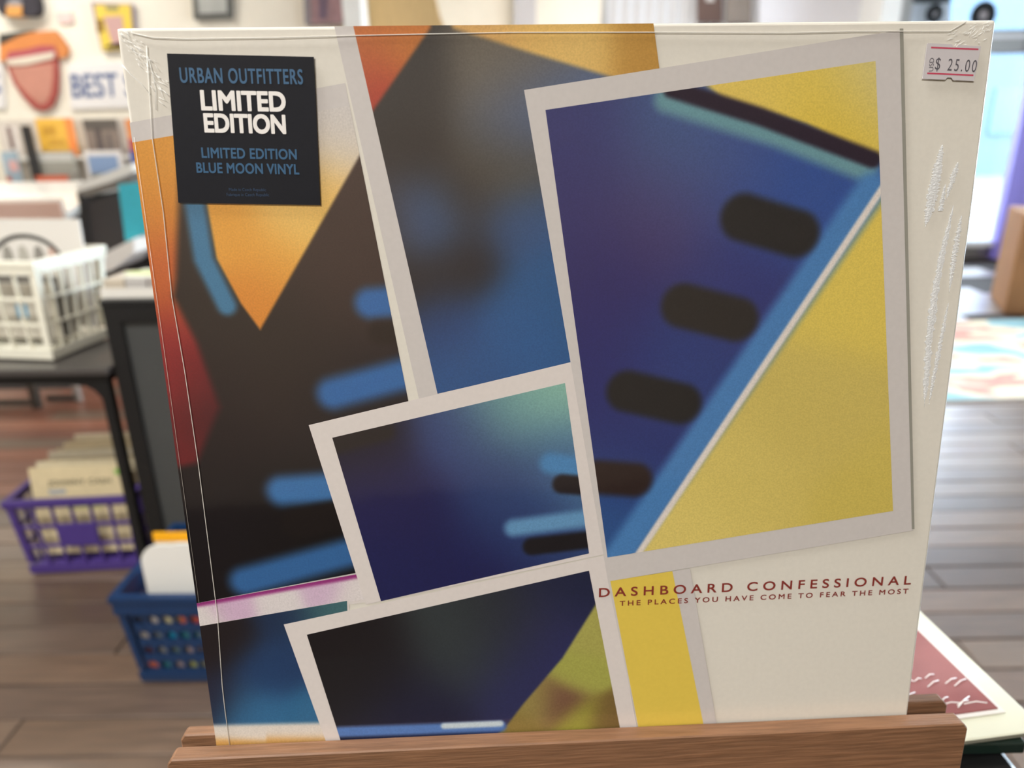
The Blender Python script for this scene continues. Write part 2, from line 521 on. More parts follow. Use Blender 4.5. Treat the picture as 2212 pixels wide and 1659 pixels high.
def picture(name, quad, data, n, parent):
    """one printed colour field: a fine grid over the quad, ink colours as a colour attribute"""
    q = np.array(quad)
    lu = max(np.linalg.norm(q[1] - q[0]), np.linalg.norm(q[2] - q[3])); lv = max(np.linalg.norm(q[3] - q[0]), np.linalg.norm(q[2] - q[1]))
    nu, nv = int(lu / 0.55) + 2, int(lv / 0.55) + 2
    s, t = np.meshgrid(np.linspace(0, 1, nu), np.linspace(0, 1, nv))
    P = ((1 - s) * (1 - t))[..., None] * q[0] + (s * (1 - t))[..., None] * q[1] + (s * t)[..., None] * q[2] + ((1 - s) * t)[..., None] * q[3]
    X, Y = P[..., 0], P[..., 1]
    col = seeds_field(X, Y, data['base'], data['sig'])
    for op in data['ops']:
        if op[0] == 'poly':
            _, pts, soft, seeds, sig = op
            a = smooth(0.5 - poly_sd(X, Y, pts) / (2 * soft))
            col = col * (1 - a[..., None]) + seeds_field(X, Y, seeds, sig) * a[..., None]
        else:
            _, pts, r, soft, c = op
            d = np.full(X.shape, 1e9)
            for a0, b0 in zip(pts, pts[1:]):
                d = np.minimum(d, seg_dist(X, Y, a0, b0))
            a = smooth(1 - (d - r * 0.6) / max(soft, 0.3))
            col = col * (1 - a[..., None]) + np.array(c) * a[..., None]
    c = np.clip(col, 0, 255) / 255.0
    c = np.where(c <= 0.04045, c / 12.92, ((c + 0.055) / 1.055) ** 2.4)
    c = c * 0.94 + c.mean(-1, keepdims=True) * 0.06
    c = np.clip(c * INK_GAIN - INK_DARK, 0.002, 0.95)
    verts = np.stack([(X - 157.5) / 1000, np.full(X.shape, -n / 1000), (315 - Y) / 1000], -1).reshape(-1, 3)
    idx = np.arange(nu * nv).reshape(nv, nu)
    faces = np.stack([idx[:-1, :-1], idx[1:, :-1], idx[1:, 1:], idx[:-1, 1:]], -1).reshape(-1, 4)
    me = bpy.data.meshes.new(name)
    me.vertices.add(len(verts)); me.vertices.foreach_set('co', verts.astype(np.float32).ravel())
    me.loops.add(faces.size); me.loops.foreach_set('vertex_index', faces.astype(np.int32).ravel())
    me.polygons.add(len(faces)); me.polygons.foreach_set('loop_start', np.arange(0, faces.size, 4, dtype=np.int32))
    me.update(calc_edges=True)
    at = me.color_attributes.new('ink', 'FLOAT_COLOR', 'POINT')
    at.data.foreach_set('color', np.concatenate([c.reshape(-1, 3), np.ones((len(verts), 1))], 1).astype(np.float32).ravel())
    me.validate()
    return link(name, me, M_ink, parent)
INK_GAIN, INK_DARK = 1.0, 0.006

FIELDS = {
'left': dict(sig=20, base=[(43.2, 122.7, 50, 40, 36), (65.3, 70.3, 72, 55, 48), (19.1, 179.6, 28, 24, 28), (12.8, 140.2, 36, 26, 28), (45.9, 191.1, 25, 22, 22), (77.5, 142.7, 38, 32, 36), (-0.1, 216.1, 28, 24, 27), (38.0, 104.3, 50, 42, 37), (81.7, 81.0, 66, 50, 46)],
    ops=[('poly', [(-6.7, 34.0), (17.8, 34.4), (13.6, 59.2), (9.2, 86.0), (7.3, 92.9), (13.8, 110.8), (19.5, 136.7), (7.8, 159.3), (-0.5, 160.9), (-11.9, 139.3)], 2.2, [(3.1, 44.4, 222, 150, 45), (3.1, 68.9, 218, 138, 42), (7.5, 60.7, 214, 138, 44), (7.5, 79.1, 190, 75, 45), (2.8, 89.3, 208, 115, 38), (5.5, 103.4, 152, 42, 42), (5.0, 125.0, 150, 35, 38), (2.1, 147.4, 112, 28, 34), (14.6, 125.4, 98, 30, 36), (16.4, 140.4, 66, 27, 32)], 9),
         ('poly', [(66.1, 20.3), (77.0, 17.4), (81.5, 41.8), (38.1, 106.5), (31.9, 96.2), (24.9, 79.5), (23.6, 59.4), (25.5, 56.2), (62.9, 58.6)], 0.8, [(64.0, 65.3, 240, 192, 90), (55.8, 62.6, 242, 198, 108), (29.8, 69.5, 232, 162, 55), (39.1, 93.8, 220, 136, 42), (70.0, 53.8, 236, 186, 96), (73.5, 40.9, 226, 214, 196), (70.1, 31.3, 206, 200, 198), (78.2, 34.6, 204, 199, 198), (47.3, 80.1, 234, 166, 62)], 9),
         ('stroke', [(19.3, 56.0), (20.2, 79.4), (26.6, 96.9)], 2.85, 3.92, (66, 122, 160)),
         ('stroke', [(80.5, 97.6), (92.9, 97.0)], 4.63, 6.05, (52, 104, 168)),
         ('stroke', [(63.7, 132.7), (97.7, 124.5)], 4.63, 7.12, (50, 104, 168)),
         ('stroke', [(40.2, 172.5), (68.1, 171.7)], 4.63, 7.12, (54, 112, 172)),
         ('stroke', [(21.2, 211.9), (67.9, 200.5)], 4.63, 7.12, (48, 100, 158)),
         ('stroke', [(44.4, 186.9), (63.4, 183.7)], 7.12, 4.27, (30, 25, 25)),
         ('stroke', [(83.3, 109.3), (92.2, 109.6)], 3.92, 4.27, (46, 36, 32))]),
'B': dict(sig=9.5, base=[(102.1, 22.3, 60, 56, 54), (101.0, 42.9, 54, 48, 46), (126.5, 41.8, 84, 77, 66), (91.1, 67.5, 68, 53, 48), (116.4, 83.6, 46, 39, 39), (133.6, 107.2, 44, 90, 146), (114.9, 125.1, 45, 85, 140), (148.2, 93.2, 42, 88, 140), (103.2, 67.5, 64, 102, 160), (137.9, 68.6, 56, 84, 130), (135.2, 33.5, 84, 104, 148), (134.9, 48.4, 88, 80, 66), (117.3, 59.7, 58, 50, 46), (128.8, 21.1, 112, 103, 90), (98.7, 88.4, 48, 40, 38), (108.4, 106.5, 44, 70, 120)],
    ops=[('poly', [(77.9, -5.2), (109.2, -5.0), (108.1, 1.0), (83.3, 31.8)], 1.0, [(83.6, 3.8, 192, 108, 46), (96.5, 5.4, 196, 116, 46), (85.7, 20.6, 170, 52, 46), (82.1, 14.3, 190, 95, 46)], 8),
         ('poly', [(111.6, -5.0), (194.0, -4.4), (194.6, 15.6), (174.3, 18.5), (144.0, 9.7), (116.3, 1.3)], 1.2, [(127.7, 1.1, 214, 165, 95), (144.1, 2.8, 226, 182, 98), (160.7, 7.5, 226, 186, 104), (184.2, 7.8, 190, 142, 62)], 8)]),
'C': dict(sig=12, base=[(93.7, 183.0, 38, 36, 80), (82.6, 209.7, 34, 36, 84), (132.8, 142.9, 112, 160, 160), (151.5, 135.8, 140, 190, 170), (113.8, 153.8, 56, 72, 122), (132.2, 170.5, 54, 70, 116), (151.3, 161.3, 72, 110, 152), (73.0, 154.1, 40, 34, 42), (111.9, 204.8, 33, 34, 82), (75.4, 174.1, 40, 38, 84), (128.0, 186.7, 44, 62, 110)],
    ops=[('stroke', [(149.4, 165.2), (164.7, 168.3)], 3.56, 4.63, (72, 132, 186)),
         ('stroke', [(133.6, 193.2), (164.8, 190.1)], 2.49, 4.63, (96, 148, 192)),
         ('stroke', [(154.1, 174.5), (165.7, 176.0)], 4.63, 2.85, (42, 36, 38)),
         ('stroke', [(141.2, 202.0), (165.8, 200.1)], 4.27, 2.85, (34, 31, 34)),
         ('stroke', [(62.0, 153.7), (82.6, 148.7)], 3.56, 4.27, (44, 38, 38))]),
'D': dict(sig=16, base=[(160.8, 58.9, 56, 52, 106), (160.7, 35.8, 58, 60, 112), (169.8, 90.3, 50, 45, 102), (166.4, 126.8, 45, 45, 106), (190.8, 64.6, 76, 62, 106), (213.3, 48.2, 64, 82, 142), (195.4, 39.7, 72, 98, 142), (244.4, 60.6, 48, 80, 150), (170.7, 190.8, 46, 84, 142), (180.0, 160.4, 42, 52, 112), (224.5, 91.7, 52, 56, 116), (203.7, 124.3, 46, 62, 122)],
    ops=[('poly', [(280.9, 53.1), (284.7, 46.1), (304.0, 201.3), (179.0, 221.3)], 0.8, [(271.1, 93.0, 222, 196, 84), (256.9, 149.5, 206, 184, 92), (210.4, 199.0, 222, 200, 106), (290.3, 187.8, 208, 186, 86), (278.6, 75.3, 226, 198, 82), (229.4, 178.8, 214, 192, 98)], 14),
         ('poly', [(191.0, 7.8), (281.5, 2.5), (284.7, 46.1), (274.0, 48.5), (246.1, 35.5), (213.9, 26.2)], 1.5, [(220.7, 22.3, 226, 196, 92), (256.4, 32.4, 222, 190, 62), (269.9, 16.5, 212, 198, 132), (237.8, 19.3, 224, 196, 84)], 12),
         ('stroke', [(193.2, 25.9), (235.7, 38.7), (270.8, 51.8)], 3.2, 5.34, (104, 150, 160)),
         ('stroke', [(194.8, 22.3), (228.2, 32.3), (273.1, 48.4)], 2.85, 2.85, (46, 36, 50)),
         ('stroke', [(273.3, 59.5), (176.8, 210.3)], 5.34, 6.05, (70, 126, 186)),
         ('stroke', [(278.3, 58.2), (184.0, 211.5)], 1.07, 1.42, (226, 216, 208)),
         ('stroke', [(224.2, 68.8), (245.5, 75.4)], 11.04, 4.63, (44, 42, 42)),
         ('stroke', [(202.0, 102.0), (223.6, 108.1)], 10.68, 4.63, (48, 44, 42)),
         ('stroke', [(180.5, 135.9), (202.4, 141.9)], 10.32, 4.63, (40, 38, 38)),
         ('stroke', [(168.6, 172.1), (184.1, 174.0)], 8.54, 4.63, (50, 38, 36))]),
'E': dict(sig=14, base=[(69.7, 257.8, 34, 31, 34), (110.3, 248.8, 56, 63, 65), (130.7, 238.7, 46, 49, 53), (50.8, 245.3, 32, 28, 30), (88.6, 280.1, 36, 36, 60), (148.7, 248.8, 48, 49, 98), (160.9, 220.3, 36, 40, 66), (136.2, 268.9, 48, 50, 92)],
    ops=[('poly', [(170.2, 227.5), (193.0, 301.7), (114.6, 301.2), (127.4, 290.4), (136.0, 278.4), (153.8, 256.0)], 0.8, [(160.9, 263.4, 166, 166, 76), (143.3, 278.9, 152, 136, 74), (152.2, 279.5, 116, 78, 66), (173.6, 290.6, 122, 98, 54), (166.0, 245.2, 170, 165, 82), (161.0, 289.7, 160, 158, 60), (133.7, 292.7, 140, 120, 60)], 5.5),
         ('stroke', [(54.5, 287.4), (125.4, 289.3)], 2.14, 2.85, (76, 122, 192)),
         ('stroke', [(100.6, 287.4), (125.4, 287.8)], 1.07, 1.78, (196, 214, 224)),
         ('stroke', [(54.0, 293.1), (121.1, 294.3)], 1.07, 1.78, (30, 54, 112))]),
'G': dict(sig=8, base=[(4.3, 242.5, 40, 32, 34), (22.4, 254.9, 36, 64, 106), (40.7, 249.2, 36, 62, 102), (52.3, 227.6, 66, 106, 112), (16.5, 274.1, 50, 110, 156), (46.2, 277.3, 46, 106, 150), (8.9, 236.1, 38, 32, 34), (3.6, 265.2, 42, 42, 60), (36.7, 228.9, 34, 50, 80)],
    ops=[('poly', [(-4.1, 280.1), (53.8, 282.5), (51.9, 306.7), (-6.8, 302.4)], 1.6, [(7.4, 284.2, 222, 215, 206), (37.3, 286.2, 222, 215, 206), (6.5, 291.8, 214, 160, 80), (36.8, 292.4, 214, 160, 80)], 2.5)]),
'Ab': dict(sig=5, base=[(33.5, 222.2, 222, 214, 214), (1.9, 230.2, 222, 214, 212), (14.2, 223.3, 210, 176, 204), (53.2, 216.8, 210, 180, 206), (64.4, 221.7, 224, 216, 214)],
    ops=[('stroke', [(-4.7, 221.8), (71.0, 210.8)], 0.89, 2.14, (150, 46, 122))]),

}
def panel(frame, quad, data, n, border, label):
    f = flat('printed_panel', frame, n, border)
    f['label'] = label
    picture('colour_field', quad, FIELDS[data], n + 0.03, f)
    return f
panel([(0.2, 31.0), (77, 18.8), (100, 205), (0.2, 231)], [(0.2, 37.7), (78, 26.4), (102, 205), (0.2, 221.0)], 'left', 0.05, M_border2, 'large left panel of orange, red and black')
panel([(0.2, 221.0), (72, 210.4), (73, 224), (0.2, 231.8)], [(0.2, 221.0), (72, 210.4), (73, 222.6), (0.2, 231.6)], 'Ab', 0.10, M_border, 'narrow pink and white strip')
panel([(0.2, 231.6), (63, 223.0), (60, 314.5), (0.2, 314.5)], [(0.2, 231.7), (62.3, 223.2), (58, 314.5), (0.2, 314.5)], 'G', 0.15, M_border, 'lower left panel of black and blue')
panel([(74.6, 0.25), (187.6, 0.25), (207, 114), (97.1, 136.2)], [(81.2, 0.25), (187.6, 0.25), (207, 113.6), (104.5, 134.2)], 'B', 0.20, M_border2, 'upper middle panel of grey, tan and blue')
panel([(53.1, 145.2), (165, 121.6), (182, 205.4), (70.0, 225.3)], [(61.9, 150.8), (155.3, 131.6), (165.3, 206.4), (76.5, 224.1)], 'C', 0.25, M_border, 'middle panel of navy and pale teal')
panel([(35.0, 232.8), (172, 207.6), (191.4, 314.5), (52.8, 314.5)], [(44.2, 238.2), (165.3, 214.4), (183.6, 314.5), (58.6, 314.5)], 'E', 0.30, M_border, 'bottom panel of black and olive')
fl = flat('printed_strip', [(173.5, 219.9), (209.1, 215.6), (228.3, 314.5), (192.0, 314.5)], 0.33, M_border2)
flat('yellow_field', [(174.5, 219.7), (201.4, 216.5), (222.7, 314.5), (192.0, 314.5)], 0.36, film_paper('yellow_print', (226, 198, 84)), fl)
dp = panel([(140.8, 22.0), (279.0, 3.2), (306.6, 202.6), (173.5, 219.9)], [(148.5, 28.9), (270.5, 13.7), (296.5, 193.0), (173.2, 208.6)], 'D', 0.40, M_border2, 'main right panel of deep blue and yellow')
flat('printed_grey_line', [(278.4, 2.8), (279.8, 2.8), (307.0, 201.9), (305.8, 201.9)], 0.46, film_paper('grey_rule_print', (150, 148, 138)), dp)  # printed grey line along the panel's right border

# title lines printed in dark red
M_red = film_paper('dark_red_print', (136, 52, 44))
def text_mm(name, s, m, parent, bl, br, h, n, space=1.0, bold=0.0):
    """baseline from bl to br (mm), cap height h (mm)"""
    a = np.array(mm(*bl, n)); b = np.array(mm(*br, n))
    d = (b - a); u = d / np.linalg.norm(d)
    upv = np.array((-u[2], 0, u[0])) * h / 1000
    return write_on(name, s, m, parent, a, d, upv, space, bold)
text_mm('lettering', 'DASHBOARD CONFESSIONAL', M_red, rec, (169.6, 227.2), (308.3, 228.5), 4.4, 0.5, 1.55, 0.022)
text_mm('lettering', 'THE PLACES YOU HAVE COME TO FEAR THE MOST', M_red, rec, (178.7, 231.9), (307.6, 232.9), 2.5, 0.5, 1.45, 0.025)

# black sticker on the film
stk = MB().prism([((u - 157.5) / 1000, (315 - v) / 1000) for u, v in ((16.5, 8.6), (66.8, 10.2), (64.9, 60.8), (13.9, 58.9))], 'y', -0.0009, -0.0006).build('sticker', mat('black_sticker', (24, 25, 32), 0.6, spec=0.2, noise=0.05, nscale=300), rec)
stk['label'] = 'black square sticker with blue and white lettering'
M_blue = mat('blue_sticker_ink', (44, 92, 130), 0.4)
M_swhite = mat('white_sticker_ink', (244, 240, 236), 0.4)
M_dim = mat('dim_blue_sticker_ink', (34, 66, 100), 0.4)
text_mm('lettering', 'URBAN OUTFITTERS', M_blue, stk, (19.9, 18.2), (62.4, 19.3), 5.1, 1.0, 1.12, 0.02)
text_mm('lettering', 'LIMITED', M_swhite, stk, (26.0, 27.4), (55.6, 28.3), 6.8, 1.0, 1.0, 0.045)
text_mm('lettering', 'EDITION', M_swhite, stk, (26.2, 34.9), (54.9, 35.9), 6.7, 1.0, 1.0, 0.045)
text_mm('lettering', 'LIMITED EDITION', M_blue, stk, (24.2, 43.5), (57.9, 44.7), 3.7, 1.0, 1.05, 0.03)
text_mm('lettering', 'BLUE MOON VINYL', M_blue, stk, (21.8, 48.6), (58.3, 49.9), 3.7, 1.0, 1.05, 0.03)
text_mm('lettering', 'Made in Czech Republic', M_dim, stk, (32.5, 55.4), (45.8, 55.8), 1.35, 1.0, 1.0, 0.0)
text_mm('lettering', 'Fabrique in Czech Republic', M_dim, stk, (31.5, 57.2), (46.7, 57.6), 1.4, 1.0, 1.0, 0.0)

# price label with notched edges
tagpts = [(289.2, 7.9), (298.6, 8.4), (299.2, 9.2), (300.4, 9.3), (301.0, 8.6), (309.8, 9.2), (308.7, 21.1), (300.6, 20.7), (299.9, 19.8), (298.4, 19.7), (297.6, 20.5), (288.8, 20.1)]
pr = MB().prism([((u - 157.5) / 1000, (315 - v) / 1000) for u, v in tagpts], 'y', -0.0008, -0.0006).build('price_label', mat('pale_grey_label', (206, 200, 202), 0.5), rec)
pr['label'] = 'small white price label with red lines'
M_rl = mat('red_label_line', (196, 70, 96), 0.5)
for (a, b) in (((290.8, 9.4), (308.9, 10.2)), ((290.4, 18.2), (308.2, 19.1))):
    flat('red_line', [(a[0], a[1] - .28), (b[0], b[1] - .28), (b[0], b[1] + .28), (a[0], a[1] + .28)], 0.83, M_rl, pr)
M_pt = mat('grey_price_ink', (92, 88, 96), 0.5)
text_mm('lettering', '$', M_pt, pr, (293.0, 17.6), (294.9, 17.7), 4.8, 0.85)
text_mm('lettering', '25.00', M_pt, pr, (297.8, 17.4), (308.9, 18.1), 4.2, 0.85, 1.3, 0.0)
u0 = np.array(mm(292.6, 17.5, 0.85))
write_on('lettering', 'USD', M_pt, pr, u0, np.array((-0.0002, 0, 0.0046)), np.array((-0.0017, 0, -0.0001)), 1.0, 0.0)

# shrink film: welded seams, puckered corners, window glare painted as pale patches
M_seam = mat('film_seam', (236, 232, 224), 0.2, alpha=0.8)
seam_v = [(9.8, 6.0), (7.6, 36.6), (8.0, 62.4), (7.0, 92.9), (8.1, 121.5), (8.6, 159.3), (8.4, 199.6), (8.2, 227.3), (6.3, 260.7), (6.1, 272.3), (6.0, 300.0)]
seam_h = [(5.2, 1.8), (12.0, 3.4), (23.0, 3.9), (54.7, 3.8), (80.8, 3.4), (135.9, 2.9), (189.2, 3.3), (236.7, 3.9), (262, 3.6), (279.9, 3.8), (297.4, 3.9), (303.1, 0.8)]
def seam(pts, r, name='film_seam'):
    return MB().tube([mm(u, v, 0.62) for u, v in pts], r, 6).build(name, M_seam, rec, smooth=True)
seam(seam_v, 0.00016); seam(seam_h, 0.00018)
seam([(1.3, 36), (1.5, 120), (1.4, 221)], 0.00007)
cr = MB(); rnd = random.Random(3)
for i in range(90):
    a = rnd.uniform(0, 1); u = 1.5 + a * 12 + rnd.gauss(0, 1.4); v = 3 + a * a * 17 + a * 3 + rnd.gauss(0, 1.8)
    if u < 0.4 or v < 0.6: continue
    ang = R(rnd.gauss(46, 14)); L = rnd.uniform(0.8, 3.6)
    du, dv = L * math.cos(ang), L * math.sin(ang)
    r = rnd.uniform(0.00003, 0.00011)
    cr.tube([mm(u, v, 0.55), mm(u + du * .5 + rnd.gauss(0, .15), v + dv * .5, 0.68), mm(u + du, v + dv, 0.55)], [r * .4, r, r * .3], 5)
cr.tube([mm(0.6, 12, .5), mm(3, 15, .6), mm(6.5, 18.5, .6), mm(9, 22, .6)], 0.0001, 5)
cr.tube([mm(9.5, 8, .5), mm(10.5, 14, .6), mm(11, 20, .6), mm(10.2, 27, .6)], 0.0001, 5)
cr.build('film_pucker', M_crease, rec, smooth=True)
cr = MB()
for i in range(60):
    a = rnd.uniform(0, 1); u = 314 - a * 16 + rnd.gauss(0, .6); v = 1.2 + a * 3.5 + rnd.gauss(0, 1.2) + (6 * rnd.random() if rnd.random() < .3 else 0)
    if u > 314.6 or v < 0.4: continue
    ang = R(rnd.gauss(-28, 22)); L = rnd.uniform(0.5, 2.6); du, dv = -L * math.cos(ang), -L * math.sin(ang)
    r = rnd.uniform(0.00003, 0.0001)
    cr.tube([mm(u, v, 0.55), mm(u + du * .5, v + dv * .5 + rnd.gauss(0, .15), 0.66), mm(u + du, v + dv, 0.55)], [r * .4, r, r * .3], 5)
cr.build('film_pucker', M_crease, rec, smooth=True)

M_glare = mat('glare_painted_film', (248, 251, 255), 0.35, alpha=0.62, bump=0.25, nscale=1400)  # pale colour paints the window's reflection in the film
def glare_patch(centre, half, wob, seed):
    """ragged patch of wrinkled film along a centre line, window glare painted into its colour"""
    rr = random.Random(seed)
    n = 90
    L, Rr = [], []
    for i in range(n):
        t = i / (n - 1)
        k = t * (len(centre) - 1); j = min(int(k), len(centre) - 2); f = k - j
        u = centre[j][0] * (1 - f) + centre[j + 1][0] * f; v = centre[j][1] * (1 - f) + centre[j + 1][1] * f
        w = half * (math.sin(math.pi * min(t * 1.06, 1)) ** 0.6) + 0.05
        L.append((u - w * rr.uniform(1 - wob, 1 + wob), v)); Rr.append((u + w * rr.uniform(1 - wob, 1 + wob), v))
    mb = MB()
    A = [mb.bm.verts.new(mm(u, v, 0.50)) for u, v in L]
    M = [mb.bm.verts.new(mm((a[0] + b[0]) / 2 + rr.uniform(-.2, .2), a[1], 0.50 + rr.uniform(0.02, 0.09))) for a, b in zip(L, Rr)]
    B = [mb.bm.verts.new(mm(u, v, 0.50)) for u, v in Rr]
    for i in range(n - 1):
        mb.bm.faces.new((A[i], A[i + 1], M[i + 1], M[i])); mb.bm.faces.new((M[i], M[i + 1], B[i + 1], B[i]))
    return mb.build('film_glare', M_glare, rec)
glare_patch([(299.6, 43.5), (298.6, 55), (297.4, 68), (296.4, 74)], 1.9, .35, 1)
glare_patch([(306.6, 50), (305.2, 56), (303.6, 64)], 1.0, .5, 2)
glare_patch([(302.6, 58), (301.8, 68), (302.4, 66)], 0.8, .5, 3)
glare_patch([(306.8, 66), (304.6, 86), (303.4, 104), (303.6, 122), (304.4, 138), (304.8, 147)], 1.5, .35, 4)
glare_patch([(310.6, 70), (309.6, 84), (309.4, 100)], 1.0, .5, 5)
glare_patch([(309.6, 104), (308.4, 120), (307.2, 136), (306.6, 146)], 0.8, .5, 6)

# ------------------------------------------------------------------ crates
def crate(name, label, m, loc, rz, w, d, h, cols, rows, taper=0.012, holes=False, band=None, rim_h=0.045, bar=0.0045):
    t = thing(name, label, 'crate', loc, rz)
    T = 0.010
    def side(length, axis):
        """one lattice wall, local x along the wall, z up; thickness T"""
        mb = MB()
        z0, z1 = 0.030, h - rim_h
        if holes:
            cw = (length - 0.03) / cols; ch = (z1 - z0) / rows; r = min(cw, ch) * 0.40
            for i in range(cols):
                for j in range(rows):
                    cx = -length / 2 + 0.015 + (i + .5) * cw; cz = z0 + (j + .5) * ch
                    N = 16
                    sq, ci = [], []
                    for k in range(N):
                        a = 2 * math.pi * k / N + math.pi / 4
                        ca, sa = math.cos(a), math.sin(a); s = 0.5 / max(abs(ca), abs(sa))
                        sq.append((cx + ca * s * cw, cz + sa * s * ch)); ci.append((cx + ca * r, cz + sa * r))
                    V = [[mb.bm.verts.new((p[0], yy, p[1])) for p in ring] for yy in (0, T * .5) for ring in (sq, ci)]
                    for k in range(N):
                        k2 = (k + 1) % N
                        mb.bm.faces.new((V[0][k], V[0][k2], V[1][k2], V[1][k])); mb.bm.faces.new((V[2][k], V[3][k], V[3][k2], V[2][k2]))
                        mb.bm.faces.new((V[1][k], V[1][k2], V[3][k2], V[3][k]))
        else:
            for i in range(1, cols):
                x = -length / 2 + i * length / cols
                mb.box(x - bar, x + bar, 0, T * .7, z0, z1)
            for j in range(1, rows):
                z = z0 + j * (z1 - z0) / rows
                mb.box(-length / 2, length / 2, -0.001, T * .8, z - bar, z + bar)
            if band:
                i0, i1, j = band
                mb.box(-length / 2 + i0 * length / cols, -length / 2 + i1 * length / cols, -0.002, T * .9, z0 + j * (z1 - z0) / rows, z0 + (j + 1) * (z1 - z0) / rows)
        return mb
    for rot, length, off in ((0, w, d / 2), (math.pi, w, d / 2), (math.pi / 2, d, w / 2), (-math.pi / 2, d, w / 2)):
        mb = side(length - 0.02, 'x')
        mb.bm.transform(Matrix.Rotation(rot, 4, 'Z') @ Matrix.Translation((0, -off + 0.002, 0)))
        for v in mb.bm.verts:                       # walls lean out towards the rim
            k = 1 + taper * 2 / w * (v.co.z / h - 1)
            v.co.x *= k; v.co.y *= k
        mb.build('side_lattice', m, t)
    rim = MB()
    o = 0.006
    for x0, x1, y0, y1 in ((-w / 2 - o, w / 2 + o, -d / 2 - o, -d / 2 + T), (-w / 2 - o, w / 2 + o, d / 2 - T, d / 2 + o), (-w / 2 - o, -w / 2 + T, -d / 2 + T, d / 2 - T), (w / 2 - T, w / 2 + o, -d / 2 + T, d / 2 - T)):
        rim.box(x0, x1, y0, y1, h - 0.014, h)
        rim.box(x0 + .004, x1 - .004, y0 + (.004 if y0 < 0 else 0), y1 - .002, h - rim_h, h - 0.014)
    rim.build('rim', m, t)
    k = 1 - taper * 2 / w
    MB().frustum((-w / 2 * k, w / 2 * k, -d / 2 * k, d / 2 * k), (-w / 2 * k - .002, w / 2 * k + .002, -d / 2 * k - .002, d / 2 * k + .002), 0.006, 0.030).build('base_tray', m, t)
    for sx in (-1, 1):
        for sy in (-1, 1):
            MB().frustum(tuple(sorted((sx * w / 2 * k, sx * (w / 2 * k - .016)))) + tuple(sorted((sy * d / 2 * k, sy * (d / 2 * k - .016)))), tuple(sorted((sx * w / 2, sx * (w / 2 - .016)))) + tuple(sorted((sy * d / 2, sy * (d / 2 - .016)))), 0.04, h - 0.012).build('corner_post', m, t)
            MB().frustum(tuple(sorted((sx * (w / 2 - .05), sx * (w / 2 - .03)))) + tuple(sorted((sy * (d / 2 - .05), sy * (d / 2 - .03)))), tuple(sorted((sx * (w / 2 - .055), sx * (w / 2 - .025)))) + tuple(sorted((sy * (d / 2 - .055), sy * (d / 2 - .025)))), 0.0, 0.008).build('foot', m, t)
    return t

def sleeve(label, m, loc, rz, w=0.312, h=0.312, th=0.004, lean=0.0, group=None, print_m=None, cat='record', name='record'):
    """a record in its card sleeve, standing; thickness along local y"""
    t = thing(name, label, cat, loc, rz, group)
    t.rotation_euler = (lean, 0, rz)
    MB().box(-w / 2, w / 2, 0, th, 0, h).bevel(0.0008, 1).build('jacket', m, t)
    if print_m:
        MB().box(-w * .44, w * .44, -0.0004, 0, h * .06, h * .94).build('cover_print', print_m, t)
    return t

# purple crate with cream sleeves
M_purple = mat('purple_plastic', (78, 58, 134), 0.4, noise=0.05)
pc = crate('crate', 'purple plastic crate on the floor, full of cream record sleeves', M_purple, (-1.195, 1.870, 0), R(4), 0.325, 0.33, 0.236, 6, 3, band=(2, 4, 1), rim_h=0.022, bar=0.0035)
creams = [(222, 205, 165), (226, 214, 184), (206, 186, 146), (232, 222, 198), (214, 196, 158), (226, 208, 172), (200, 180, 140), (230, 216, 188)]
words = ['front cream record sleeve with dark lettering and a green dot, in the purple crate',
         'second cream sleeve, right behind the lettered one in the purple crate',
         'third sleeve in the purple crate, tan card',
         'fourth sleeve in the purple crate, pale card',
         'fifth sleeve in the purple crate, tan brown card',
         'sixth sleeve in the purple crate, buff card',
         'seventh sleeve in the purple crate, brown card',
         'rearmost sleeve in the purple crate, pale cream card']
for i in range(8):
    s = sleeve(words[i], mat('cream_card_%d' % i, creams[i], 0.45, coat=0.4, noise=0.05), (-1.178 + (i % 3) * 0.003, 1.748 + i * 0.031, 0.046), R(4), w=0.268, h=0.252 + (0, .004, -.003, .006, .0, .003, -.002, .004)[i], th=0.007, lean=R(-7), group='sleeves in the purple crate')
    if i == 0:
        write_on('lettering', 'JOHNNY CASH', mat('dark_olive_ink', (66, 60, 44), 0.5), s, (-0.088, -0.0006, 0.196), (0.166, 0, 0), (0, 0, 0.019), 1.1, 0.02)
        MB().prism([(0.098 + 0.009 * math.cos(k * math.pi / 6), 0.232 + 0.009 * math.sin(k * math.pi / 6)) for k in range(12)], 'y', -0.0008, -0.0001).build('green_dot', mat('green_dot_label', (140, 186, 92), 0.5), s)
        MB().box(-0.09, -0.045, -0.0006, 0, 0.176, 0.188).build('blue_label', mat('pale_blue_label', (160, 168, 176), 0.5), s)
        MB().box(-0.05, 0.045, -0.0006, 0, 0.128, 0.165).build('yellow_label', mat('pale_yellow_label', (214, 210, 142), 0.5), s)

# blue crate with round holes
M_bluep = mat('navy_blue_plastic', (14, 50, 92), 0.4, noise=0.05)
crate('crate', 'navy blue plastic crate with rows of round holes, on the floor by the stand', M_bluep, (-0.678, 1.415, 0), R(-1), 0.325, 0.29, 0.238, 9, 4, taper=0.014, holes=True)
for i, (c, zt, lab) in enumerate((((206, 110, 84), .20, 'salmon record sleeve low inside the blue crate, behind the white ones'), ((40, 140, 186), .195, 'bright blue record sleeve in the blue crate'), ((214, 206, 160), .20, 'pale yellow record sleeve in the blue crate'), ((150, 148, 150), .195, 'grey record sleeve in the blue crate'))):
    sleeve(lab, mat('crate_sleeve_%d' % i, c, 0.5, noise=0.05), (-0.672, 1.392 + i * 0.02, 0.046), R(-1), w=0.27, h=zt - .03, th=0.012, group='sleeves in the blue crate')
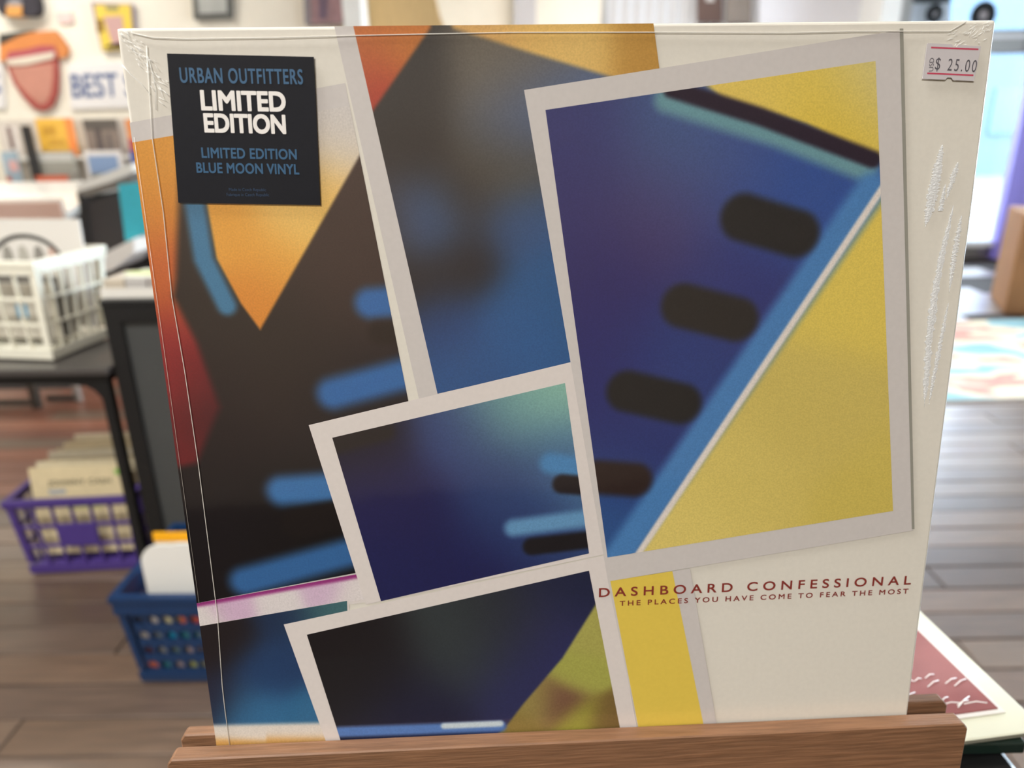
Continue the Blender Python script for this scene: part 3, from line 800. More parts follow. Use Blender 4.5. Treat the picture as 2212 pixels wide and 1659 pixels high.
# speckled fronts seen through the holes
hole_cols = [(60, 70, 96), (206, 196, 190), (226, 214, 170), (226, 120, 90), (220, 96, 80), (190, 180, 170), (120, 130, 140), (40, 150, 190), (70, 140, 150), (120, 140, 160), (90, 60, 70), (150, 150, 150), (110, 130, 130), (180, 160, 160), (60, 140, 180), (110, 150, 160), (90, 60, 60), (190, 180, 70), (190, 190, 110), (140, 160, 120), (150, 170, 110), (120, 110, 90)]
fp = sleeve('patchwork printed card at the very front of the blue crate', mat('dark_patch_card', (40, 60, 84), 0.6), (-0.672, 1.296, 0.032), R(-1), w=0.284, h=0.166, th=0.003, lean=R(3.4), group='sleeves in the blue crate')
for k in range(36):
    i, j = k % 9, k // 9
    link('print_patch', MB().box(-0.0150, 0.0150, -0.0005, 0, -0.0165, 0.0165).mesh('print_patch'), mat('patch_%d' % (k % 22), hole_cols[(k * 5 + j * 3) % 22] if i > 4 else hole_cols[(j * 5 + i) % 22], 0.5), fp, (-0.1245 + i * 0.0312, 0, 0.0180 + (3 - j) * 0.0408))
def round_sleeve(label, m, x, y, x0, x1, top, rad):
    t = thing('record', label, 'record', (x, y, 0.05), R(-1))
    A = [k * math.pi / 16 for k in range(9)]
    MB().prism([(x0, 0), (x1, 0), (x1, top)] + [(x0 + rad - rad * math.sin(a), top - rad + rad * math.cos(a)) for a in A], 'y', 0, .004).build('paper_sleeve', m, t)
    return t
t = round_sleeve('white paper record sleeve with a rounded corner rising out of the blue crate', mat('white_paper_sleeve', (236, 234, 228), 0.6), -0.66, 1.312, -.130, .125, .284, .045)
MB().box(-.05, .11, -.0005, .0045, .285, .287).build('paper_fold', mat('white_paper_sleeve', (236, 234, 228)), t)
t = thing('divider', 'white card divider with a bright yellow top edge in the blue crate', 'divider', (-0.66, 1.366, 0.05), R(-1))
MB().box(-.124, .128, 0, .003, 0, .260).build('card', mat('cream_divider_card', (226, 214, 190), 0.6), t)
MB().box(-.124, .128, -.001, .004, .260, .281).build('yellow_edge', mat('yellow_tape', (250, 178, 20), 0.5), t)
round_sleeve('beige round topped sleeve behind the yellow edged divider in the blue crate', mat('beige_sleeve', (216, 198, 160), 0.6), -0.648, 1.490, -.120, .12, .275, .075)

# ------------------------------------------------------------------ black cabinet and its tray of discs
cab = thing('cabinet', 'black framed cabinet with a dark grey panel, beside the black table', 'cabinet', (-0.64, 1.63, 0))
MB().box(-0.295, 0.30, 0.02, 0.40, 0.03, 0.772).build('carcass', mat('black_laminate', (26, 26, 27), 0.45, noise=0.05), cab)
MB().box(-0.305, 0.31, -0.003, 0.41, 0.772, 0.787).bevel(0.003).build('top', mat('black_laminate', (26, 26, 27)), cab)
fr = MB().box(-0.30, -0.262, -0.004, 0.02, 0.0, 0.772).box(0.267, 0.305, -0.004, 0.02, 0.0, 0.772).box(-0.262, 0.267, -0.004, 0.02, 0.735, 0.772).box(-0.262, 0.267, -0.004, 0.02, 0.03, 0.075)
fr.build('door_frame', mat('matt_black_frame', (18, 18, 19), 0.5), cab)
MB().box(-0.262, 0.267, 0.006, 0.0195, 0.075, 0.735).build('panel', mat('dark_grey_board', (66, 67, 66), 0.75, noise=0.06, nscale=8), cab)
tr = thing('disc_tray', 'shallow white tray holding a row of disc cases on the black cabinet', 'tray', (-0.815, 1.712, 0.787))
M_wp = mat('white_plastic', (232, 228, 220), 0.4)
MB().box(-.135, .185, -.062, .062, 0, .008).build('tray_floor', M_wp, tr)
MB().box(-.135, .185, -.062, -.058, .008, .022).build('front_lip', M_wp, tr)
MB().box(-.135, -.131, -.058, .062, .008, .022).box(.181, .185, -.058, .062, .008, .022).build('end_lip', M_wp, tr)
for i, (c, nm) in enumerate((((206, 194, 176), 'beige'), ((196, 192, 188), 'pale grey'), ((178, 170, 166), 'warm grey'), ((152, 140, 138), 'mauve grey'), ((186, 176, 176), 'pink grey'), ((160, 156, 160), 'blue grey'))):
    o = thing('disc_case', nm + ' disc case lying in the white tray on the cabinet', 'disc case', (-0.815 - .128 + i * .0515, 1.712 - .055, 0.7955), 0, 'disc cases in the white tray')
    MB().box(0, .049, 0, .11, 0, .034).bevel(.0015, 1).build('case', mat('case_%d' % i, c, 0.3, coat=0.4), o)
    MB().box(.004, .045, -.0006, 0, .006, .028).build('spine_label', mat('case_label_%d' % i, tuple(int(v * .92) for v in c), 0.5), o)
o = thing('leaflet', 'pale green and white leaflet lying on the disc cases', 'leaflet', (-0.80, 1.712, 0.8305), R(-4))
MB().box(-.105, .16, -.05, .055, 0, .0015).build('paper', mat('white_leaflet', (230, 230, 218), 0.5), o)
MB().prism([(-.05 + .075 * math.cos(a), .005 + .028 * math.sin(a)) for a in [k * math.pi / 10 for k in range(20)]], 'z', .0015, .0019).build('green_print', mat('pale_green_print', (200, 216, 150), 0.5), o)

# ------------------------------------------------------------------ black table with the white crate
tb = thing('table', 'black metal table with a dark grey top, under the white crate', 'table', (-1.5, 1.87, 0))
M_tb = mat('dark_table_top', (74, 70, 68), 0.35, coat=0.3, noise=0.06, nscale=8)
M_tl = mat('black_metal', (22, 23, 24), 0.4)
MB().box(-0.62, 0.555, -0.265, 0.30, 0.612, 0.630).bevel(0.004).build('table_top', M_tb, tb)
for i in range(4):
    sx, sy = (1 if i % 2 else -1), (1 if i > 1 else -1)
    x, y = (0.53 if sx > 0 else -0.59), (0.27 if sy > 0 else -0.238)
    lg = MB().box(x - .011, x + .011, y - .011, y + .011, 0, 0.612)
    lg.build('leg', M_tl, tb)
for y in (-0.238, 0.27):
    pts = [(-.58, .612), (.52, .612), (.52, .53)] + [(.52 - .055 * (1 - math.cos(a)) - .0, .53 + .055 * math.sin(a)) for a in (.4, .8, 1.2)] + [(.42, .588), (-.48, .588), (-.56, .56), (-.575, .53), (-.58, .53)]
    MB().prism(pts, 'y', y - .009, y + .009).build('apron', M_tl, tb)
for x in (.53, -.59):
    MB().box(x - .009, x + .009, -.227, .259, .588, .612).build('apron', M_tl, tb)

M_wc = mat('off_white_plastic', (246, 243, 226), 0.45, noise=0.03)
wc = crate('crate', 'white plastic crate of records on the black table', M_wc, (-1.235, 1.790, 0.630), R(-9), 0.335, 0.235, 0.245, 6, 3, taper=0.016, rim_h=0.030, bar=0.0030)
s = sleeve('white record sleeve with a black arc, standing in the white crate', mat('white_gloss_sleeve', (226, 222, 216), 0.3, coat=0.5), (-1.215, 1.838, 0.676), R(-9), w=0.285, h=0.272, th=0.006, lean=R(-4), group='records in the white crate')
arc = MB()
A = [math.pi * k / 24 for k in range(25)]
arc.prism([(-.02 + .105 * math.cos(a), .160 + .075 * math.sin(a)) for a in A] + [(-.02 + .094 * math.cos(a), .160 + .064 * math.sin(a)) for a in A[::-1]], 'y', -.0012, -.0002)
arc.build('black_arc', mat('black_print', (54, 52, 50), 0.4), s)
for k, (x, c) in enumerate(((-.075, (150, 146, 138)), (-.03, (180, 176, 166)), (.015, (140, 136, 130)), (.055, (206, 176, 164)))):
    MB().prism([(x - .018, .157), (x + .018, .157), (x + .014, .190), (x + .004, .207), (x - .010, .201)], 'y', -.0012, -.0002).build('figure_print', mat('figure_print_%d' % k, c, 0.5), s)
for i, (c, lab) in enumerate((((196, 190, 178), 'pale grey record at the front of the white crate'), ((120, 116, 110), 'dark grey record second from the front of the white crate'), ((210, 206, 196), 'off white record third from the front of the white crate'))):
    s = sleeve(lab, mat('crate_record_%d' % i, c, 0.4), (-1.232, 1.722 + i * .028, 0.676), R(-9), w=0.285, h=0.135 + i * .012, th=0.006, lean=R(-3), group='records in the white crate')
    MB().box(.03, .06, -.0006, 0, .05, .085).build('blue_patch', mat('blue_patch_print', (96, 160, 196), 0.5), s)

# ------------------------------------------------------------------ record browsers and the display rack by the wall
M_bw = mat('white_tray_plastic', (240, 236, 228), 0.25, coat=0.3)
M_bb = mat('black_browser_board', (34, 33, 34), 0.5, noise=0.06)
br = thing('record_browser', 'black record browser with a white front tray, left of the taller one', 'record browser', (-2.50, 3.75, 0))
MB().box(-.42, .42, -.22, .36, .42, .76).build('bin_body', M_bb, br)
MB().prism([(-.27, .80), (-.25, .80), (.02, .86), (.36, .90), (.36, .875), (.02, .82), (-.25, .765), (-.27, .765)], 'x', -.42, .415).build('white_tray', M_bw, br)
for x0, x1, c, nm in ((-.42, -.06, (176, 170, 160), 'grey_price_strip'), (-.058, 0.0, (190, 178, 120), 'yellow_price_strip'), (.002, .40, (222, 186, 170), 'pink_price_strip')):
    MB().box(x0, x1, -.279, -.2705, .77, .845).build(nm, mat(nm, c, 0.5), br)
MB().box(-.41, .41, -.2702, -.262, .80, .86).build('strip_backing', M_bw, br)
M_mt = mat('grey_metal_tube', (92, 84, 76), 0.4, metal=0.5)
for x, yy, mm_ in ((.385, -.20, M_mt), (-.385, -.20, M_mt), (.385, .33, M_mt), (-.385, .33, M_mt)):
    MB().box(x - .018, x + .018, yy - .018, yy + .018, 0, .42).build('leg', mm_, br)
MB().box(-.367, .367, -.212, -.188, .02, .05).build('foot_rail', M_mt, br)

def rel(pts, t):
    return [(x - t.location[0], z - t.location[2]) for x, z in pts]
b2 = thing('record_browser', 'taller black record browser with a white slanted shelf edge and dark end panel', 'record browser', (-1.86, 3.60, 0))
MB().box(-.19, .26, .0, .42, .40, .86).build('bin_body', M_bb, b2)
MB().prism(rel([(-2.047, 0.919), (-1.766, 1.011), (-1.764, 0.97), (-2.059, 0.864)], b2), 'y', -.05, .40).build('white_tray', M_bw, b2)
MB().prism(rel([(-2.048, 0.885), (-1.776, 0.953), (-1.778, 0.919), (-2.057, 0.847)], b2), 'y', -.056, -.0505).build('price_strip', mat('dark_grey_strip', (120, 112, 104), 0.5), b2)
MB().prism(rel([(-1.944, 0.843), (-1.765, 0.891), (-1.81, 0.597), (-1.968, 0.589)], b2), 'y', -.19, -.175).build('end_panel', mat('charcoal_panel', (58, 54, 54), 0.6), b2)
MB().prism(rel([(-1.964, 0.884), (-1.933, 0.873), (-1.959, 0.589), (-1.994, 0.567)], b2), 'y', -.20, -.170).build('end_post', M_bb, b2)
MB().prism(rel([(-1.961, 0.578), (-1.696, 0.696), (-1.708, 0.628), (-1.825, 0.554), (-1.918, 0.522), (-1.972, 0.528)], b2), 'y', -.30, .10).build('lower_shelf', M_bw, b2)
MB().prism(rel([(-1.959, 0.589), (-1.694, 0.703), (-1.697, 0.688), (-1.963, 0.571)], b2), 'y', -.22, .05).build('shelf_lining', mat('grey_shelf_lining', (150, 144, 138), 0.5), b2)
for sx in (-.15, .22):
    MB().box(sx - .02, sx + .02, .02, .06, 0, .40).build('leg', M_bb, b2)
    MB().box(sx - .02, sx + .02, .36, .40, 0, .40).build('leg', M_bb, b2)
t = thing('record', 'bright teal record sleeve standing at the dark end panel', 'record', (-1.86, 3.36, 0))
MB().prism(rel([(-1.75, 0.929), (-1.619, 0.939), (-1.652, 0.714), (-1.766, 0.673)], t), 'y', -.004, .004).build('jacket', mat('teal_card', (64, 188, 206), 0.5, noise=0.05), t)

ms = thing('metal_stand', 'low grey metal floor stand seen beneath the black table', 'stand', (-2.07, 3.0, 0))
MB().box(-.055, -.025, -.015, .015, 0, .43).build('leg', mat('dark_grey_tube', (74, 70, 64), 0.4, metal=0.5), ms)
MB().box(.09, .115, .06, .085, 0, .43).build('leg', mat('pale_grey_tube', (150, 140, 132), 0.4, metal=0.3), ms)
MB().box(-.6, -.03, .0, .02, .012, .034).box(-.03, .10, .05, .07, .012, .034).build('foot_rail', mat('dark_grey_tube', (74, 70, 64)), ms)
MB().box(-.6, .12, -.02, .09, .43, .45).build('shelf', mat('dark_grey_tube', (74, 70, 64)), ms)

rk = thing('display_rack', 'white stepped display rack of small record sleeves below the wall signs', 'rack', (-2.45, 4.25, 0))
for i, z in enumerate((1.026, .866, .715)):
    MB().box(-.44, .44, .018 - .05 * i, .0985 - .03 * i, z - .02, z).build('ledge', M_bw, rk)
MB().box(-.44, .44, .10, .115, 0, 1.22).build('back_board', mat('pale_rack_board', (206, 196, 184), 0.7), rk)
for x in (-.36, .36):
    MB().box(x - .02, x + .02, .0, .099, 0, .75).build('leg', M_bb, rk)
MB().box(-.205, -.165, -.06, -.03, .86, 1.19).build('black_post', M_bb, rk)
def cover(px, y, lab, c, extra=()):
    xs = [p[0] for p in px]; zs = [p[1] for p in px]
    x0, x1, z1 = min(xs), max(xs), max(zs)
    z0 = {4.27: 1.0265, 4.22: 0.8665, 4.17: 0.7155}[y]      # bottoms stand on the ledges
    t = thing('record', lab, 'record', ((x0 + x1) / 2, y, z0), 0, 'small sleeves on the display rack')
    w, h = (x1 - x0) / 2, z1 - z0
    MB().box(-w, w, 0, .006, 0, h).bevel(.001, 1).build('jacket', mat('cover_' + lab.split()[0] + str(c[0]), c, 0.4, coat=0.5, noise=0.04), t)
    for nm, (a0, a1, b0, b1), ec in extra:
        MB().box(-w + 2 * w * a0, -w + 2 * w * a1, -.001, -.0002, h * b0, h * b1).build(nm, mat(nm + '_%d_%d_%d' % ec, ec, 0.5), t)
R1, R2, R3 = 4.27, 4.22, 4.17
cover([(-2.816, 1.195), (-2.728, 1.027)], R1, 'pale sleeve with a dark printed figure, left of the black post in the top row', (214, 204, 196), (('figure_print', (.35, .62, .25, .95), (110, 84, 78)),))
cover([(-2.618, 1.226), (-2.412, 1.023)], R1, 'yellow and orange sleeve in the top row of the display rack', (228, 176, 66), (('orange_print', (.78, 1, 0, 1), (238, 138, 70)), ('script_print', (.15, .5, .55, .8), (196, 146, 50)), ('script_print', (.25, .7, .3, .45), (200, 150, 54))))
cover([(-2.356, 1.217), (-2.167, 1.019)], R1, 'brown band photograph sleeve in the top row of the display rack', (128, 112, 102), (('dark_sky_print', (0, 1, .72, 1), (92, 84, 78)), ('figure_print', (.3, .48, .05, .75), (84, 74, 72)), ('figure_print', (.62, .74, .1, .6), (98, 88, 84))))
cover([(-2.121, 1.214), (-2.001, 1.016)], R1, 'orange and red sleeve at the right end of the top row', (216, 130, 64), (('red_print', (0, 1, 0, .45), (176, 50, 60)),))
cover([(-2.818, 1.055), (-2.728, 0.855)], R2, 'pale blue sleeve with pink print, left of the black post', (150, 170, 184), (('pink_print', (.35, .9, .45, .75), (206, 160, 156)), ('orange_print', (0, .3, 0, .3), (190, 90, 50))))
cover([(-2.624, 1.052), (-2.411, 0.85)], R2, 'grey landscape sleeve in the middle row of the display rack', (146, 144, 134), (('white_sky_print', (.05, .95, .72, .95), (188, 186, 180)),))
cover([(-2.359, 1.053), (-2.15, 0.846)], R2, 'white bordered sleeve with a blue sky picture in the middle row', (216, 210, 206), (('sky_print', (.09, .88, .35, .86), (124, 146, 180)), ('hill_print', (.09, .88, .1, .35), (132, 130, 118))))
cover([(-2.103, 1.049), (-2.01, 0.844)], R2, 'deep blue sleeve at the right end of the middle row', (52, 72, 150))
cover([(-2.623, 0.927), (-2.445, 0.682)], R3, 'orange red sleeve in the bottom row of the display rack', (206, 96, 60))
cover([(-2.827, 0.89), (-2.774, 0.687)], R3, 'dark red sleeve at the left of the bottom row', (150, 60, 50))

# ------------------------------------------------------------------ on the cream wall
WY = 4.588
def wall_shape(pts, depth, name, m, parent, front=0.0):
    c = parent.location
    return MB().prism([(x - c[0], z - c[2]) for x, z in pts], 'y', WY - depth - front - c[1], WY + 0.010 - front - c[1]).build(name, m, parent)
t = thing('cutout_sign', 'painted cutout of an open mouth with its tongue out, on the cream wall', 'sign', (-2.77, 4.59, 1.45))
wall_shape([(-2.9, 1.671), (-2.736, 1.693), (-2.575, 1.7), (-2.545, 1.656), (-2.522, 1.608), (-2.534, 1.574), (-2.565, 1.555), (-2.607, 1.56), (-2.765, 1.572), (-2.933, 1.541)], .012, 'orange_skin', mat('orange_skin_paint', (206, 128, 66), 0.6, noise=0.08, nscale=8), t)
wall_shape([(-2.896, 1.686), (-2.694, 1.702), (-2.793, 1.674), (-2.911, 1.628)], .016, 'dark_hair', mat('dark_paint', (60, 56, 48), 0.6), t)
wall_shape([(-2.896, 1.54), (-2.866, 1.593), (-2.756, 1.606), (-2.672, 1.624), (-2.598, 1.621), (-2.586, 1.57), (-2.615, 1.551), (-2.767, 1.563)], .018, 'lips', mat('dark_pink_lips', (168, 78, 84), 0.5), t)
wall_shape([(-2.891, 1.55), (-2.766, 1.567), (-2.6, 1.589), (-2.613, 1.555), (-2.776, 1.523), (-2.879, 1.52)], .021, 'teeth', mat('cream_teeth', (212, 200, 182), 0.5), t)
wall_shape([(-2.899, 1.525), (-2.774, 1.533), (-2.597, 1.555), (-2.614, 1.459), (-2.639, 1.372), (-2.682, 1.302), (-2.739, 1.272), (-2.791, 1.283), (-2.841, 1.345), (-2.881, 1.426)], .015, 'tongue_edge', mat('dark_red_tongue_edge', (160, 72, 64), 0.6), t)
wall_shape([(-2.876, 1.51), (-2.779, 1.514), (-2.624, 1.531), (-2.644, 1.447), (-2.672, 1.372), (-2.712, 1.317), (-2.752, 1.308), (-2.809, 1.364), (-2.854, 1.425)], .0165, 'tongue', mat('pink_brown_tongue', (186, 128, 110), 0.6, noise=0.10, nscale=7), t)
t = thing('paper_sign', 'white paper sign with bold blue lettering beside the mouth cutout', 'sign', (-2.42, 4.59, 1.40))
pts = [(-2.545, 1.525), (-2.157, 1.534), (-2.178, 1.284), (-2.583, 1.28)]
wall_shape(pts, .004, 'paper', mat('white_sign_paper', (226, 222, 220), 0.7), t)
def wall_text(s, p0, p1, ptop, m, parent, bold):
    c = parent.location
    a = np.array((p0[0] - c[0], WY - .0055 - c[1], p0[1] - c[2])); b = np.array((p1[0] - c[0], WY - .0055 - c[1], p1[1] - c[2])); u = np.array((ptop[0] - c[0], WY - .0055 - c[1], ptop[1] - c[2]))
    return write_on('lettering', s, m, parent, a, b - a, u - a, 1.0, bold)
M_si = mat('slate_blue_ink', (86, 102, 142), 0.6)
q = [(-2.559, 1.34), (-2.188, 1.345), (-2.547, 1.471)]
wall_text('BEST S', q[0], q[1], q[2], M_si, t, 0.025)
t = thing('paper_sign', 'white paper sign with a blue letter, left of the mouth cutout', 'sign', (-2.98, 4.59, 1.38))
wall_shape([(-3.112, 1.533), (-2.922, 1.54), (-2.972, 1.291), (-3.163, 1.283)], .004, 'paper', mat('white_sign_paper', (226, 222, 220), 0.7), t)
q = [(-3.077, 1.358), (-2.973, 1.362), (-3.055, 1.483)]
wall_text('S', q[0], q[1], q[2], M_si, t, 0.025)
t = thing('cap', 'dark rounded cap with an orange patch, hanging at the top of the wall', 'cap', (-2.77, 4.57, 1.80))
wall_shape([(-2.806, 1.948), (-2.626, 1.946), (-2.622, 1.83), (-2.631, 1.793), (-2.662, 1.77), (-2.835, 1.773), (-2.854, 1.801), (-2.85, 1.857)], .05, 'crown', mat('navy_black_cloth', (54, 50, 56), 0.9, noise=0.1), t)
wall_shape([(-2.791, 1.823), (-2.707, 1.822), (-2.72, 1.771), (-2.809, 1.772)], .058, 'orange_patch', mat('orange_patch_cloth', (206, 146, 76), 0.8), t)
wall_shape([(-2.796, 1.823), (-2.773, 1.851), (-2.735, 1.86), (-2.707, 1.845), (-2.702, 1.822)], .056, 'grey_patch', mat('grey_patch_cloth', (140, 134, 134), 0.8), t)
t = thing('note', 'small pink note on the cream wall between the cap and the yellow magazine', 'note', (-2.52, 4.59, 1.74))
wall_shape([(-2.559, 1.792), (-2.47, 1.793), (-2.472, 1.737), (-2.556, 1.738)], .002, 'paper', mat('pink_note_paper', (226, 196, 190), 0.8), t)
t = thing('magazine', 'yellow magazine in a clear sleeve hanging on the cream wall', 'magazine', (-2.25, 4.58, 1.70))
wall_shape([(-2.339, 1.842), (-2.111, 1.829), (-2.134, 1.601), (-2.329, 1.584)], .018, 'pages', mat('mauve_magazine_edge', (150, 132, 148), 0.6), t)
wall_shape([(-2.321, 1.827), (-2.118, 1.824), (-2.139, 1.601), (-2.323, 1.589)], .021, 'cover', mat('yellow_magazine_cover', (226, 196, 76), 0.5), t)
wall_shape([(-2.281, 1.766), (-2.175, 1.769), (-2.185, 1.611), (-2.256, 1.603)], .023, 'pink_print', mat('pink_cover_print', (196, 156, 150), 0.5), t)
wall_shape([(-2.326, 1.752), (-2.284, 1.752), (-2.292, 1.685), (-2.335, 1.686)], .023, 'brown_print', mat('brown_cover_print', (142, 108, 44), 0.5), t)
wall_shape([(-2.259, 1.822), (-2.186, 1.821), (-2.187, 1.793), (-2.26, 1.794)], .023, 'grey_print', mat('grey_cover_print', (150, 140, 96), 0.5), t)
wall_shape([(-2.309, 1.604), (-2.279, 1.622), (-2.208, 1.631), (-2.187, 1.602)], .023, 'black_print', mat('black_cover_print', (50, 44, 42), 0.5), t)
def frame(label, pts, inner, mf, mi, extra=None):
    xs = [p[0] for p in pts]; zs = [p[1] for p in pts]
    t = thing('picture_frame', label, 'picture', (sum(xs) / len(xs), 4.585, sum(zs) / len(zs)))
    wall_shape(pts, .020, 'frame', mf, t)
    wall_shape(inner, .022, 'picture', mi, t)
    return t
t = frame('small dark grey framed picture on the cream wall', [(-1.745, 2.05), (-1.519, 2.047), (-1.558, 1.747), (-1.774, 1.745)], [(-1.718, 2.027), (-1.548, 2.025), (-1.58, 1.776), (-1.738, 1.773)], mat('dark_grey_frame', (88, 88, 84), 0.5), mat('pale_grey_picture', (176, 176, 170), 0.5, noise=0.12, nscale=12))
t = frame('purple and brown framed collage on the cream wall, by the white post', [(-1.124, 2.086), (-0.894, 2.083), (-0.913, 1.709), (-1.146, 1.708)], [(-1.085, 2.063), (-0.906, 2.061), (-0.928, 1.714), (-1.108, 1.712)], mat('grey_violet_frame', (130, 122, 126), 0.5), mat('purple_collage_print', (156, 120, 122), 0.5, noise=0.25, nscale=16))
wall_shape([(-1.048, 1.926), (-0.986, 1.925), (-1.016, 1.739), (-1.064, 1.73)], .024, 'dark_print', mat('dark_violet_print', (104, 84, 100), 0.5), t)

# tan board with a bowed edge beyond the post, and the things by the shop window
t = thing('tan_board', 'tan wooden board with a bowed edge, standing behind the white post', 'board', (-0.55, 5.1, 0))
pts = [(-.32, 0), (.20, 0), (.34, .3), (.36, .9), (.30, 1.4), (.19, 1.66), (.13, 1.80), (.09, 2.0), (.06, 2.2), (-.32, 2.2)]
MB().prism(pts, 'y', -.02, .02).bevel(.004, 1).build('panel', mat('tan_plywood', (206, 174, 122), 0.5, noise=0.08, nscale=6, stretch=(8, 1, 1)), t)
MB().box(-.30, .18, .021, .10, 0, .04).build('foot', mat('tan_plywood', (206, 174, 122)), t)
def hang(name, label, cat, pts, y, m, th=.02, inner=None):
    xs = [p[0] for p in pts]; zs = [p[1] for p in pts]
    cx, cz = sum(xs) / len(xs), sum(zs) / len(zs)
    t = thing(name, label, cat, (cx, y, cz))
    MB().prism([(x - cx, z - cz) for x, z in pts], 'y', -th / 2, th / 2).build('panel', m, t)
    zt = max(zs)
    for dx in (-.6, .6):
        MB().tube([((max(xs) - cx) * dx, 0, zt - cz - .01), ((max(xs) - cx) * dx, 0, 2.85 - cz)], .002, 6).build('cord', mat('grey_cord', (120, 118, 114), 0.7), t)
    for nm, ip, im in (inner or ()):
        MB().prism([(x - cx, z - cz) for x, z in ip], 'y', -th / 2 - .006, -th / 2).build(nm, im, t)
    return t
t = thing('added_curtain', 'pale grey sheer curtain added to dim the shop window beyond the plain far wall', 'added_curtain', (1.9, 6.76, 0.45))  # added cloth, holds back the bright sky behind the panes
cu = MB(); N = 120
A = [cu.bm.verts.new((-1.05 + 2.1 * i / N, .012 * math.sin(i * 1.1), 0)) for i in range(N + 1)]
B = [cu.bm.verts.new((-1.05 + 2.1 * i / N, .012 * math.sin(i * 1.1), 2.25)) for i in range(N + 1)]
for i in range(N): cu.bm.faces.new((A[i], A[i + 1], B[i + 1], B[i]))
cu.build('cloth', mat('pale_grey_curtain', (196, 196, 198), 0.9, noise=0.03), t, smooth=True)
MB().tube([(-1.08, 0, 2.255), (1.04, 0, 2.255)], .012, 8).build('rod', mat('grey_cord', (120, 118, 114), 0.7), t)
hang('poster', 'dark brown poster hanging in the shop window', 'poster', [(1.56, 2.474), (1.763, 2.471), (1.808, 1.936), (1.598, 1.939)], 6.7, mat('dark_brown_poster', (84, 62, 54), 0.6, noise=0.1, nscale=9), inner=(('pale_print', [(1.638, 2.341), (1.706, 2.34), (1.726, 2.089), (1.657, 2.09)], mat('pale_poster_print', (190, 184, 180), 0.6)),))
hang('poster', 'grey poster hanging beside the brown one in the shop window', 'poster', [(1.793, 2.471), (1.997, 2.468), (2.049, 1.925), (1.839, 1.928)], 6.7, mat('warm_grey_poster', (126, 116, 108), 0.6, noise=0.1, nscale=9))
hang('banner', 'long white banner hanging in the shop window', 'banner', [(2.064, 2.467), (2.901, 2.455), (3.117, 0.991), (2.211, 1.005)], 6.7, mat('white_banner_cloth', (226, 226, 232), 0.8, noise=0.03), .01)
hang('banner', 'pale grey banner hanging beside the plain far wall', 'banner', [(0.072, 2.495), (0.252, 2.493), (0.246, 1.035), (0.051, 1.038)], 6.7, mat('pale_grey_banner', (186, 182, 182), 0.8), .01)
hang('sign', 'black and white lettered sign hanging high in the shop window', 'sign', [(2.909, 2.435), (3.563, 2.426), (3.671, 1.855), (2.98, 1.865)], 6.6, mat('grey_white_sign', (214, 214, 220), 0.6), .02,
     (('black_band', [(2.914, 2.402), (3.57, 2.393), (3.636, 2.04), (2.969, 2.043)], mat('black_sign_band', (30, 30, 30), 0.5)),
      ('dark_letter', [(2.956, 2.023), (3.04, 2.022), (3.059, 1.898), (2.975, 1.9)], mat('grey_sign_letter', (120, 118, 126), 0.5)),
      ('dark_letter', [(3.085, 2.028), (3.146, 2.027), (3.163, 1.918), (3.102, 1.919)], mat('grey_sign_letter2', (150, 148, 158), 0.5)),
      ('dark_letter', [(3.213, 2.033), (3.274, 2.032), (3.297, 1.895), (3.235, 1.896)], mat('grey_sign_letter3', (130, 128, 140), 0.5))))
def vinyl(label, cx, y, cz, r):
    t = thing('vinyl_record', label, 'vinyl record', (cx, y, cz), 0, 'black records hung in the window')
    o = MB().lathe([(0.006, -.003), (r - .004, -.003), (r, 0), (r - .004, .003), (.006, .003)], 36).build('disc', mat('black_vinyl', (22, 22, 24), 0.25), t, rot=(R(90), 0, 0))
    MB().lathe([(0.004, -.0038), (r * .33, -.0038), (r * .33, .0038), (.004, .0038)], 28).build('label', mat('grey_record_label', (130, 120, 120), 0.5), t, rot=(R(90), 0, 0))
    MB().tube([(0, 0, r), (0, 0, 2.80 - cz)], .0015, 6).build('thread', mat('grey_cord', (120, 118, 114), 0.7), t)
vinyl('black vinyl record hung in the window beside the lettered sign', 3.50, 6.55, 1.955, .075)
vinyl('black vinyl record hung at the door glass above the corner of the sealed sleeve', 3.66, 6.15, 1.89, .10)

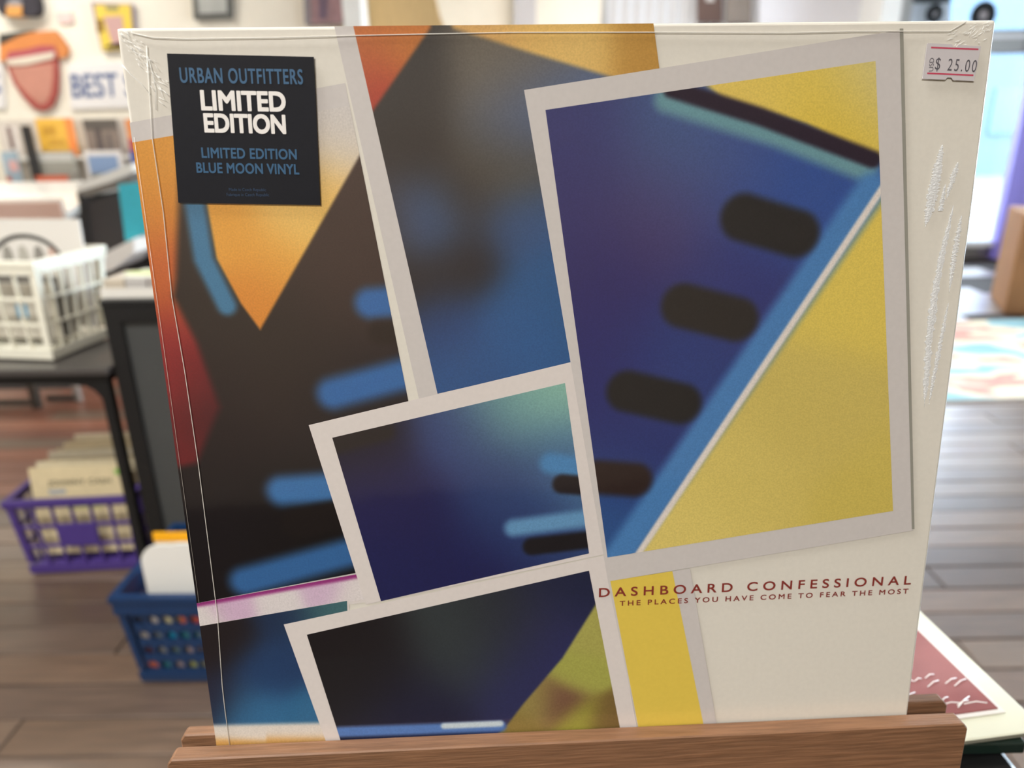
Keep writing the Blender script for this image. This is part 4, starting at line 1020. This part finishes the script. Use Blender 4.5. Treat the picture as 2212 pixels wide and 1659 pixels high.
# cardboard box and rug by the door
t = thing('cardboard_box', 'brown cardboard box standing on the floor by the door', 'box', (3.47, 4.46, 0), R(-24))
M_card = mat('brown_cardboard', (166, 122, 84), 0.8, noise=0.06, nscale=7)
MB().box(-.33, .33, -.25, .25, 0, .60).bevel(.006, 1).build('body', M_card, t)
MB().box(-.325, .325, -.245, -.002, .601, .606).build('flap', M_card, t)
MB().box(-.325, .325, .002, .245, .601, .606).build('flap', M_card, t)
MB().box(-.332, .332, -.03, .03, .6065, .6075).build('tape', mat('tan_parcel_tape', (190, 156, 110), 0.3), t)

def rug_mat():
    m = mat('abstract_rug_weave', (214, 206, 186), 0.95)
    nt = m.node_tree; b = nt.nodes['Principled BSDF']
    tc = nt.nodes.new('ShaderNodeTexCoord'); mp = nt.nodes.new('ShaderNodeMapping')
    mp.inputs['Scale'].default_value = (1.5, 2.6, 1); mp.inputs['Location'].default_value = (0.35, 0.8, 0)
    nz = nt.nodes.new('ShaderNodeTexNoise'); nz.inputs['Scale'].default_value = 1.55; nz.inputs['Detail'].default_value = 2.5
    cr = nt.nodes.new('ShaderNodeValToRGB')
    cr.color_ramp.interpolation = 'EASE'
    stops = ((0.34, (140, 184, 194)), (0.42, (150, 192, 200)), (0.46, (228, 220, 196)), (0.52, (232, 222, 194)), (0.56, (224, 150, 140)), (0.62, (226, 168, 150)), (0.67, (206, 200, 188)))
    while len(cr.color_ramp.elements) < len(stops): cr.color_ramp.elements.new(0.5)
    for e, (p, c) in zip(cr.color_ramp.elements, stops):
        e.position = p; e.color = (*lin(c), 1)
    nt.links.new(tc.outputs['Object'], mp.inputs['Vector']); nt.links.new(mp.outputs['Vector'], nz.inputs['Vector'])
    nt.links.new(nz.outputs['Fac'], cr.inputs['Fac']); nt.links.new(cr.outputs['Color'], b.inputs['Base Color'])
    return m
t = thing('rug', 'cream rug with blurred blue and pink patches on the floor by the door', 'rug', (2.22, 3.53, 0), R(3))
MB().box(-1.1, 1.1, -.62, .62, 0.001, .010).bevel(.003, 1).build('pile', rug_mat(), t)
MB().box(-1.105, 1.105, -.635, -.62, 0.001, .009).box(-1.105, 1.105, .62, .635, 0.001, .009).build('bound_edge', mat('grey_rug_binding', (176, 168, 160), 0.95), t)
